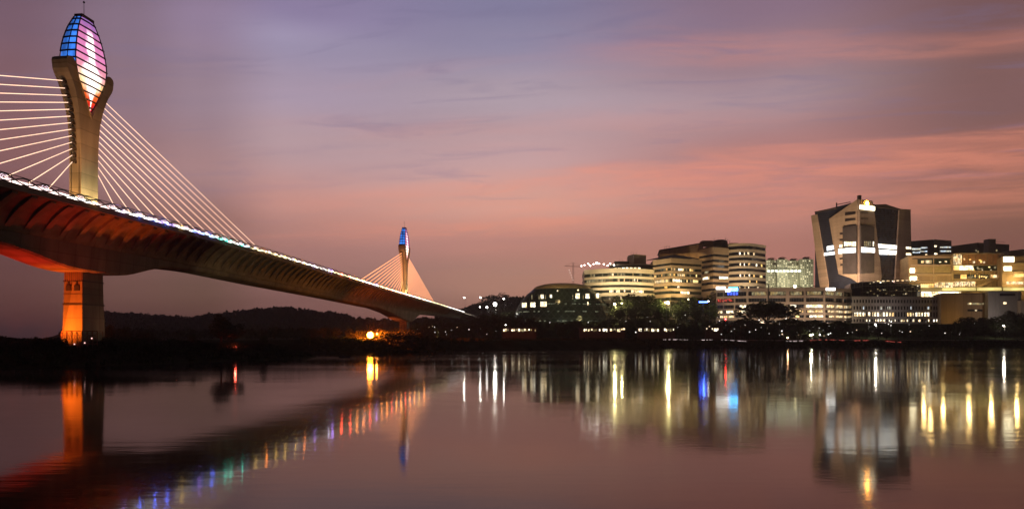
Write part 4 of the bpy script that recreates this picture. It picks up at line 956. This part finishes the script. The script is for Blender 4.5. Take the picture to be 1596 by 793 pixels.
def place(proto, px, Y, h, hp, width=1., rz=None, kind='tree', top=None, group='trees along the far shore'):
    o = proto if id(proto) not in used else copy_tree(proto); used.add(id(proto))
    x = X(px, Y); z = gz(x, Y)
    if top is not None: h = Z(top, Y) - z
    o.location = (x, Y, z - .1); k = h / hp; o.scale = (k * width, k * width, k); o.rotation_euler = (0, 0, rz if rz is not None else R.uniform(0, 6.28))
    o['group'] = group; placed.append((mark(px), px, Y, h, o, kind)); return o
def T(px, Y, top, w=1.): return place(R.choice(TP), px, Y, 0, 12, w, top=top)
# green trees between the dome and the offices
for px, top, Y, w in ((958, 468, 575, 1.), (972, 458, 580, 1.1), (990, 455, 585, 1.2), (1008, 456, 582, 1.15), (1026, 462, 578, 1.), (1040, 478, 570, .9), (1054, 468, 585, .9), (1068, 464, 588, 1.), (1084, 460, 590, 1.05), (1100, 458, 592, 1.), (1110, 470, 585, .9), (965, 480, 540, 1.), (985, 478, 540, 1.1), (1005, 477, 542, 1.1), (1025, 480, 538, 1.), (1062, 482, 540, 1.), (1085, 480, 540, 1.)): T(px, Y, top, w)
# middle row
for px in np.arange(668, 1600, 12.5):
    base = float(np.interp(px, [668, 735, 745, 800, 860, 950, 1100, 1150, 1245, 1290, 1330, 1400, 1465, 1490, 1505, 1540, 1600], [505, 500, 489, 490, 502, 498, 500, 500, 500, 501, 506, 509, 506, 500, 493, 492, 494]))
    T(px + R.uniform(-3, 3), R.uniform(482, 515), base + R.uniform(-3, 4), R.uniform(1., 1.25))
for px in np.arange(662, 1600, 15.):
    T(px + R.uniform(-4, 4), R.uniform(456, 470), R.uniform(508, 515), R.uniform(1.2, 1.5))
place(BT[0], 1196, 498, 0, 12, 1.25, top=470); place(BT[1], 1163, 490, 0, 12, 1.1, top=494); place(BT[1], 1230, 486, 0, 12, 1.1, top=494)
place(BT[1], 1268, 470, 0, 12, 1.1, top=497); place(BT[1], 1306, 472, 0, 12, .95, top=499)
for px, top in ((742, 478), (755, 470), (766, 458), (780, 456), (797, 463), (812, 462)): T(px, R.uniform(800, 860), top, 1.3)
for px, top in ((1575, 482), (1590, 486)): T(px, 515, top)
# under the low end of the bridge and behind the far pier
for px, top, Y in ((652, 500, 540), (668, 492, 560), (682, 492, 565), (697, 494, 560), (712, 496, 560), (728, 492, 600), (640, 508, 520)): T(px, Y, top, 1.1)
# left bank by the orange lamp
for px, top, Y in ((486, 510, 340), (505, 508, 350), (524, 509, 345), (544, 511, 338), (562, 512, 350), (600, 513, 330), (616, 510, 335), (632, 512, 330), (650, 516, 335)): place(R.choice(TP), px, Y, 0, 12, 1.5, top=top, group='trees on the left bank')
for px, Y, h in ((548, 312, 4.5), (556, 316, 5.5), (566, 318, 6), (574, 320, 6.5), (584, 316, 5), (597, 316, 6.5), (626, 318, 6.5), (563, 299, 1.8), (571, 298, 1.5), (580, 297.5, 1.6), (588, 298, 2.4), (597, 298, 3), (608, 298, 2.4), (616, 299, 3.4), (624, 300, 2.2), (583, 304, 3), (573, 306, 2.6), (552, 300, 2), (641, 306, 4), (632, 300, 2.8), (618, 303, 3.5), (590, 301, 2.2), (628, 304, 3), (558, 306, 3), (568, 303, 2.4), (592, 306, 4.6), (601, 304, 5.5), (611, 306, 6.2), (621, 308, 5), (634, 312, 4), (650, 318, 4.2), (606, 301, 2.6), (668, 330, 4), (690, 345, 4), (540, 306, 3), (520, 304, 3.2), (500, 300, 3)): place(R.choice(SH), px, Y, h, 3, 1., kind='shrub', group='shrubs on the left bank')
# near bank
for i in range(92):
    px = 8 + i * 5.1 + R.uniform(-4, 4); Ymin = float(np.interp(px, [0, 100, 275, 456, 480], [150, 158, 170, 206, 211])); 
    if 84 < px < 150: continue
    place(R.choice(SH), px, Ymin + R.uniform(-3, 22) * (1 - px / 560), R.uniform(1.8, 3.4) * (1.15 - px / 900), 3, 1.2, kind='shrub', group='shrubs on the near bank')
for px, Y, h in ((345, 192, 11), (362, 196, 8.5), (168, 196, 7), (192, 200, 6.5), (225, 198, 5.5), (300, 200, 5), (410, 205, 4.5)): place(R.choice(TP), px, Y, h, 12, 1.2, group='trees on the near bank')
# unique labels: landmark + order from the left
ordn = ['first', 'second', 'third', 'fourth', 'fifth', 'sixth', 'seventh', 'eighth', 'ninth', 'tenth'] + ['%dth' % i for i in range(11, 140)]
def rank_labels(items, word):
    by = {}
    for it in items: by.setdefault((it[0], it[5], it[4].name.split('.')[0]), []).append(it)
    for (mk, kd, nm), l in by.items():
        l.sort(key=lambda t: t[1])
        for i, it in enumerate(l):
            sz = 'tall' if it[3] > 14 else ('low' if it[3] < 3 else 'small' if it[3] < 6 else 'leafy')
            it[4]['label'] = ('dark %s %s %s' % (sz, nm.replace('_', ' '), mk)) + ((', %s from the left' % ordn[i]) if len(l) > 1 else '')
rank_labels(placed, '')
# wooded hills: one far-off mass of tree crowns
r = random.Random(5); fb = MB()
for i in range(1900):
    px = r.uniform(100, 860); Y = r.uniform(850, 1010) if r.random() < .5 else r.uniform(400 if px < 480 else 620, 850); x = X(px, Y); z = gz(x, Y)
    if z < (3 if px < 480 else 8): continue
    rr_ = r.uniform(5, 9) * max(.6, Y / 1000); c0 = Vector((x, Y, z + rr_ * .5)); 
    for _ in range(46):
        d = Vector((r.gauss(0, 1), r.gauss(0, .6), abs(r.gauss(0, 1)))).normalized(); c_ = c0 + d * rr_ * r.uniform(.7, 1.15)
        a = r.uniform(0, 6.28); s_ = rr_ * .26 * r.uniform(.6, 1.2); u = Vector((math.cos(a), .4 * math.sin(a), 0)); v = Vector((0, r.uniform(-.6, .6), 1))
        fb.add([c_ - u * s_, c_ - v * s_, c_ + u * s_, c_ + v * s_ * .9], [(0, 1, 2, 3)])
tag(fb.build('forest', leafd), 'dense dark woodland covering the distant hills', 'forest', kind='stuff')
# rough grass and scrub on both banks
fb = MB()
for i in range(12500):
    if i > 9000: px = r.uniform(480, 680); Y = r.uniform(291, 335)
    elif r.random() < .5: px = r.uniform(-20, 490); Y = r.uniform(120, 235)
    else: px = r.uniform(470, 1620); Y = r.uniform(292, 441) if px < 760 else r.uniform(428, 441)
    x = X(px, Y); z = gz(x, Y)
    if z < .15: continue
    for _ in range(3):
        a = r.uniform(0, 3.14); s_ = r.uniform(.3, .9) * (1 if Y < 250 else 1.8); u = Vector((math.cos(a), math.sin(a), 0)) * s_; c_ = Vector((x + r.uniform(-1, 1), Y + r.uniform(-1, 1), z - .1))
        fb.add([c_ - u * .5, c_ + u * .5, c_ + u * .3 + Vector((0, 0, s_ * r.uniform(.8, 1.4))), c_ - u * .4 + Vector((0, 0, s_))], [(0, 1, 2, 3)])
tag(fb.build('undergrowth', leafd), 'dark rough grass and scrub covering the lake banks', 'undergrowth', kind='stuff')

# ------------------------------------------------------------------ lamps and small things on the shore
lamps = []
def street_lamp(px, py, Y, rad_, m, mat_name, power=0, col=(1, .9, .7), arm=True, tall=None, cat='street lamp', group='street lamps on the far shore'):
    p = P(px, py, Y); g = gz(p.x, Y); h = p.z - g
    th = thing('street_lamp', 'x', cat, group); th.location = (p.x, Y, g)
    b = MB(); b.tube([(1.0 if arm else 0, 0, -.5), (1.0 if arm else 0, 0, h - .2)] + ([(.6, 0, h + .35), (0, 0, h + .4)] if arm else []), [.16, .1] + ([.08, .08] if arm else []), 6); b.build('post', steel, th)
    b = MB(); b.box((0, 0, h + .3), (.9, .5, .22)); b.build('lamp_head', steel, th)
    b = MB(); b.ball((0, 0, h - rad_ * .5), rad_, 10); o = b.build('lamp_glass', m, th, smooth=True)
    if power: lamp('lamp_light', 'POINT', (0, -rad_ * 1.3, h - rad_), power, col, None, .5, None, th)
    lamps.append((mark(px), px, mat_name, th)); return th
for px, py, Y, rd, pw in ((723.5, 463, 680, .75, 900), (748.5, 463, 690, .75, 900), (748, 478, 640, .5, 0), (785, 465, 690, .7, 900), (771.5, 472.5, 650, 1.9, 9000), (759, 478, 640, .9, 0)):
    street_lamp(px, py, Y, rd, bulb, 'white', pw * 2, (1, .95, .8))
for px, py, Y, rd, pw in ((958, 473, 560, 1.0, 22000), (969, 471.5, 570, .6, 4000), (1041, 470.5, 575, 1.3, 24000), (1037, 471, 566, .6, 0), (1073, 466, 575, .4, 0)):
    street_lamp(px, py, Y, rd, bulb_y, 'yellow', pw * 2, (1, .85, .35))
street_lamp(1104, 469, 560, .55, bulb, 'white', 0); street_lamp(1239, 445, 640, 1.5, bulb_y, 'yellow', 5000, (1, .9, .6))
street_lamp(1227.5, 525.5, 452, .5, emi('bulb_amber', (1, .62, .3), 22), 'amber', 500, (1, .5, .2)); street_lamp(1263.5, 521.5, 455, .55, bulb_y, 'yellow', 6000, (1, .9, .6))
street_lamp(1564, 507, 470, .45, bulb, 'white', 5000); street_lamp(1364, 505, 480, .55, bulb, 'white', 5000)
street_lamp(788, 506, 480, .3, bulb, 'white', 0)
ol = street_lamp(577, 519.5, 300, 1.5, bulb_o, 'orange', 0, (1, .3, .04), group='lamps on the left bank'); lamp('lamp_light', 'SPOT', (0, -2.6, 7.0), 190000, (1, .13, .01), (2.5, 7, 1), .6, 140, ol, .5)
o2 = street_lamp(587.5, 519.5, 303, .42, emi('bulb_small_orange', (1, .55, .12), 10), 'small orange', 1200, (1, .3, .04), group='lamps on the left bank')
by = {}
for mk, px, mn_, th in lamps: by.setdefault((mk, mn_), []).append((px, th))
for (mk, mn_), l in by.items():
    l.sort(key=lambda t: t[0])
    for i, (px, th) in enumerate(l):
        th['label'] = 'lit %s street lamp %s' % (mn_, mk) + ((', %s from the left' % ordn[i]) if len(l) > 1 else '')
ol['label'] = 'brilliant orange lamp on the left bank, reflected in the lake'; o2['label'] = 'small dim orange lamp just right of the brilliant orange lamp'
# small white path lamps glinting between the trees
r = random.Random(31); pts = []
for a, c_, y0, y1, n in ((668, 735, 508, 521, 10), (735, 800, 510, 521, 5), (800, 960, 498, 520, 6), (960, 1120, 488, 520, 17), (1120, 1160, 497, 521, 8), (1158, 1240, 480, 523, 40), (1240, 1330, 497, 523, 36), (1330, 1460, 498, 520, 16), (1460, 1596, 502, 523, 6)):
    for _ in range(n): pts.append((r.uniform(a, c_), r.uniform(y0, y1)))
pts.sort(); proto = None; cnt = {}
tot = {}
for px, py in pts: tot[mark(px)] = tot.get(mark(px), 0) + 1
for px, py in pts:
    Y = 452 + (521 - py) * 2.0 - r.uniform(0, 4); p = P(px, py, Y); g = gz(p.x, Y); h = max(p.z - g, 1.2)
    if proto is None:
        proto = []
        for mm in (bulb_small, emi('bulb_faint_white', (1, .93, .85), 2.2), emi('bulb_faint_warm', (1, .72, .45), 1.6)):
            q = thing('path_lamp', 'x', 'path lamp'); b = MB(); b.tube([(0, 0, -.5), (0, 0, 3)], .07, 5); b.build('post', steel, q); b = MB(); b.ball((0, 0, 3.2), .3, 8); b.build('lamp_globe', mm, q, smooth=True); proto.append(q)
        fresh = list(proto)
    q = r.choice([proto[0], proto[1], proto[1], proto[2]])
    if q in fresh: fresh.remove(q); o = q
    else: o = copy_tree(q)
    s_ = r.choice([.3, .4, .5, .6, .8, 1.1, 1.5]); o.location = (p.x, Y, g)
    for ch in o.children:
        if ch.name.startswith('post'): ch.scale = (1, 1, h / 3.)
        else: ch.scale = (s_, s_, s_); ch.location = (0, 0, h - 3.2 * s_)
    o['group'] = 'white path lamps glinting between the shore trees'
    mk = mark(px); cnt[mk] = cnt.get(mk, 0) + 1
    o['label'] = 'small white path lamp %s, %s from the left' % (mk, ordn[cnt[mk] - 1])
# low lit pavilions on the shore
def pavilion(px0, px1, Y, y0, y1, label, n, seed):
    th = thing('lakeside_pavilion', label, 'pavilion', 'low lit pavilions on the far shore'); f = Facade([(px0, Y), (px1, Y)]); r = random.Random(seed)
    g = min(gz(X(px0, Y), Y), gz(X(px1, Y), Y)) - .5
    b = MB(); b.prism(f.ring(6), g, Z(y0, Y)); b.build('wall', roofm, th)
    b = MB(); b.prism(Facade([(px0 - 1, Y - 1.2), (px1 + 1, Y - 1.2)]).ring(8), Z(y0, Y), Z(y0 - .9, Y)); b.build('roof', roofm, th)
    for x0 in np.linspace(px0 + 1, px1 - 3, n):
        if r.random() < .8: a = x0 + r.uniform(0, .8); ya = y0 + r.uniform(.4, 1.8); f.rect(a, a + (px1 - px0) / n * r.uniform(.35, .85), ya, min(y1, ya + r.uniform(2, 4.5)), .2, 'lit_window', w_white if r.random() < .5 else w_dim, th)
pavilion(783, 836, 452.6, 511.5, 516.5, 'low pavilion with white lit openings below the left half of the glass dome', 16, 1)
pavilion(903, 974, 453.0, 511, 518, 'bright low pavilion right below the right edge of the glass dome', 24, 2)
pavilion(994, 1052, 453.0, 511, 517, 'low lit pavilion below the curved office', 20, 3)
pavilion(1100, 1126, 453.2, 510, 517, 'short low pavilion with white lights left of the big spreading tree', 9, 4)
# blue neon sign on a post among the trees
th = thing('neon_sign', 'glowing blue neon sign among trees left of the long low office', 'sign'); b = MB(); p = P(1096, 470.5, 552)
b.box(p, (7.5, .4, 1.1)); b.build('light_panel', bulb_b, th); b = MB(); b.tube([(p.x, p.y + .5, gz(p.x, p.y) - .5), (p.x, p.y + .5, p.z + .8)], .2, 6); b.build('post', steel, th); lamp('sign_light', 'POINT', (p.x, p.y - 2, p.z), 1800, (.1, .25, 1), None, .8, None, th)
th = thing('red_beacon', 'thin mast with a small red beacon below the pale office signs', 'beacon'); p = P(1131, 497, 470); b = MB(); b.tube([(p.x, p.y, gz(p.x, p.y) - .5), (p.x, p.y, p.z)], .1, 5); b.build('post', steel, th); b = MB(); b.ball((p.x, p.y, p.z), .6, 8); b.build('lamp_glass', emi('beacon_red', (1, .02, .02), 60), th)
# lights on the curved office roof
th = thing('string_of_lights', 'row of white bulbs on posts along the curved office roof', 'string lights')
for px, py in ((906, 414.5), (911, 413), (917, 411), (925, 411.5), (930, 410), (934, 411), (941, 411.5), (951, 411), (957, 413), (920, 414), (947, 414)):
    q = P(px, py, 655); b = MB(); b.ball(q, .95 if px == 930 else .5, 8); b.build('bulb', bulb, th)
    b = MB(); b.tube([q, (q.x, q.y, Z(420, 655))], .06, 4); b.build('post', steel, th)
# added rail; its glowing strips stand for car light trails on the shore road
th = thing('light_trail_rail', 'low added guard rail with glowing strips standing for car light trails', 'guard rail')
b = MB(); pr_ = [(x, 440.2, gz(x, 440.2) + .85) for x in range(70, 760, 8)]
b.tube(pr_, .09, 4)
for q in pr_: b.box((q[0], q[1], q[2] - .45), (.12, .12, .95))
b.build('rail', steel, th)
r = random.Random(2)
for px0, px1, m, pb_ in ((1008, 1250, emi('trail_pale', (1, .80, .76), .9, .5, (.2, .2, .2)), .72), (1250, 1432, emi('trail_red', (1, .16, .12), .7, .5, (.2, .2, .2)), .7)):
    x = px0
    while x < px1:
        w = r.uniform(5, 16)
        if r.random() < pb_: p0, p1 = X(x, 440), X(x + w, 440); b = MB(); b.slab([(p0, 439.9, gz(p0, 440.2) + .75), (p1, 439.9, gz(p1, 440.2) + .75), (p1, 439.9, gz(p1, 440.2) + 1.05), (p0, 439.9, gz(p0, 440.2) + 1.05)], (0, -.1, 0)); b.build('light_strip', m, th)
        x += w + r.uniform(1, 4)
# steel trellis frame by the near pier
th = thing('steel_trellis', 'rusty steel trellis frame standing in front of the near pier', 'trellis'); b = MB(); x0, x1, Yt = X(96, 160), X(152, 160), 160.; g = gz(-116, 160)
for i in range(8):
    x = x0 + (x1 - x0) * i / 7; b.tube([(x, Yt, g - .5), (x, Yt, g + 4.6)], .09, 5); b.tube([(x, Yt + 2, g - .5), (x, Yt + 2, g + 4.6)], .07, 5); b.tube([(x, Yt, g + 4.6), (x, Yt + 2, g + 4.6)], .06, 4)
for z_ in (1.2, 4.6): b.tube([(x0, Yt, g + z_), (x1, Yt, g + z_)], .09, 4)
for i in range(7):
    xa = x0 + (x1 - x0) * i / 7; xb = x0 + (x1 - x0) * (i + 1) / 7; b.tube([(xa, Yt, g + 1.2), (xb, Yt, g + 4.6)], .05, 4); b.tube([(xb, Yt, g + 1.2), (xa, Yt, g + 4.6)], .05, 4)
    b.tube([((xa + xb) / 2 + .6 * math.cos(a), Yt - .1, g + 3 + .6 * math.sin(a)) for a in np.linspace(0, 6.28, 11)], .05, 4)
b.build('frame', mat('rust_steel', (.16, .07, .05), .8, .3), th)
for px, py in ((116, 536), (143, 527), (132, 534)): b = MB(); b.ball(P(px, py, 159), .16, 8); b.build('lamp', emi('lamp_redwhite', (1, .5, .45), 2.5), th)
# floating boom and boats by the left bank
def boat(px, Y, label, L=5.):
    th = thing('rowing_boat', label, 'boat', 'small boats moored by the left bank'); th.location = (X(px, Y), Y, 0); th.rotation_euler = (0, 0, .2)
    b = MB(); secs = []
    for t_ in np.linspace(-1, 1, 9):
        w = .85 * (1 - abs(t_) ** 2.6) + .04; k = .18 * t_ * t_; secs.append([(t_ * L / 2, -w, .55 + k), (t_ * L / 2, -w * .6, -.1), (t_ * L / 2, w * .6, -.1), (t_ * L / 2, w, .55 + k), (t_ * L / 2, w * .85, .5 + k), (t_ * L / 2, w * .5, .1), (t_ * L / 2, -w * .5, .1), (t_ * L / 2, -w * .85, .5 + k)])
    b.v = [p for s_ in secs for p in s_]; b.f = [(i * 8 + k, i * 8 + (k + 1) % 8, (i + 1) * 8 + (k + 1) % 8, (i + 1) * 8 + k) for i in range(8) for k in range(8)] + [tuple(range(8)), tuple(range(64, 72))]
    b.build('hull', dark, th)
    for x_ in (-1, .9): b = MB(); b.box((x_, 0, .4), (.3, 1.3, .06)); b.build('seat', bark, th)
boat(585, 232, 'small dark rowing boat directly below the orange lamp'); boat(537, 215, 'small dark rowing boat left of the orange reflection', 4)
# red glow lamps on the near bank
for i, (px, Y, e) in enumerate(((190, 186, 900), (235, 190, 700), (300, 190, 500), (385, 200, 350))):
    th = thing('bank_lamp', 'small red lamp among the shrubs of the near bank, %s from the left' % ordn[i], 'lamp', 'red lamps on the near bank'); p = P(px, 530, Y); g = gz(p.x, Y); th.location = (p.x, Y - 8, gz(p.x, Y - 8))
    b = MB(); b.tube([(0, 0, -.4), (0, 0, 1.4)], .05, 5); b.build('post', steel, th); b = MB(); b.ball((0, 0, 1.5), .13, 8); b.build('lamp_glass', emi('bank_red', (1, .22, .15), .5), th)
    lamp('lamp_light', 'POINT', (0, -.4, 1.9), e, (1, .10, .06), None, .3, None, th)

# ------------------------------------------------------------------ evening haze
hz = bpy.data.materials.new('haze'); hz.use_nodes = True; t = hz.node_tree; t.nodes.clear()
v = t.nodes.new('ShaderNodeVolumePrincipled'); v.inputs['Color'].default_value = (.9, .82, .85, 1); v.inputs['Density'].default_value = HAZE
v.inputs['Anisotropy'].default_value = .3
o_ = t.nodes.new('ShaderNodeOutputMaterial'); t.links.new(v.outputs[0], o_.inputs['Volume'])
b = MB(); b.box((0, 3700, 60), (19000, 11000, 140)); tag(b.build('haze', hz), 'thin evening haze over the lake and hills', 'haze', kind='stuff')
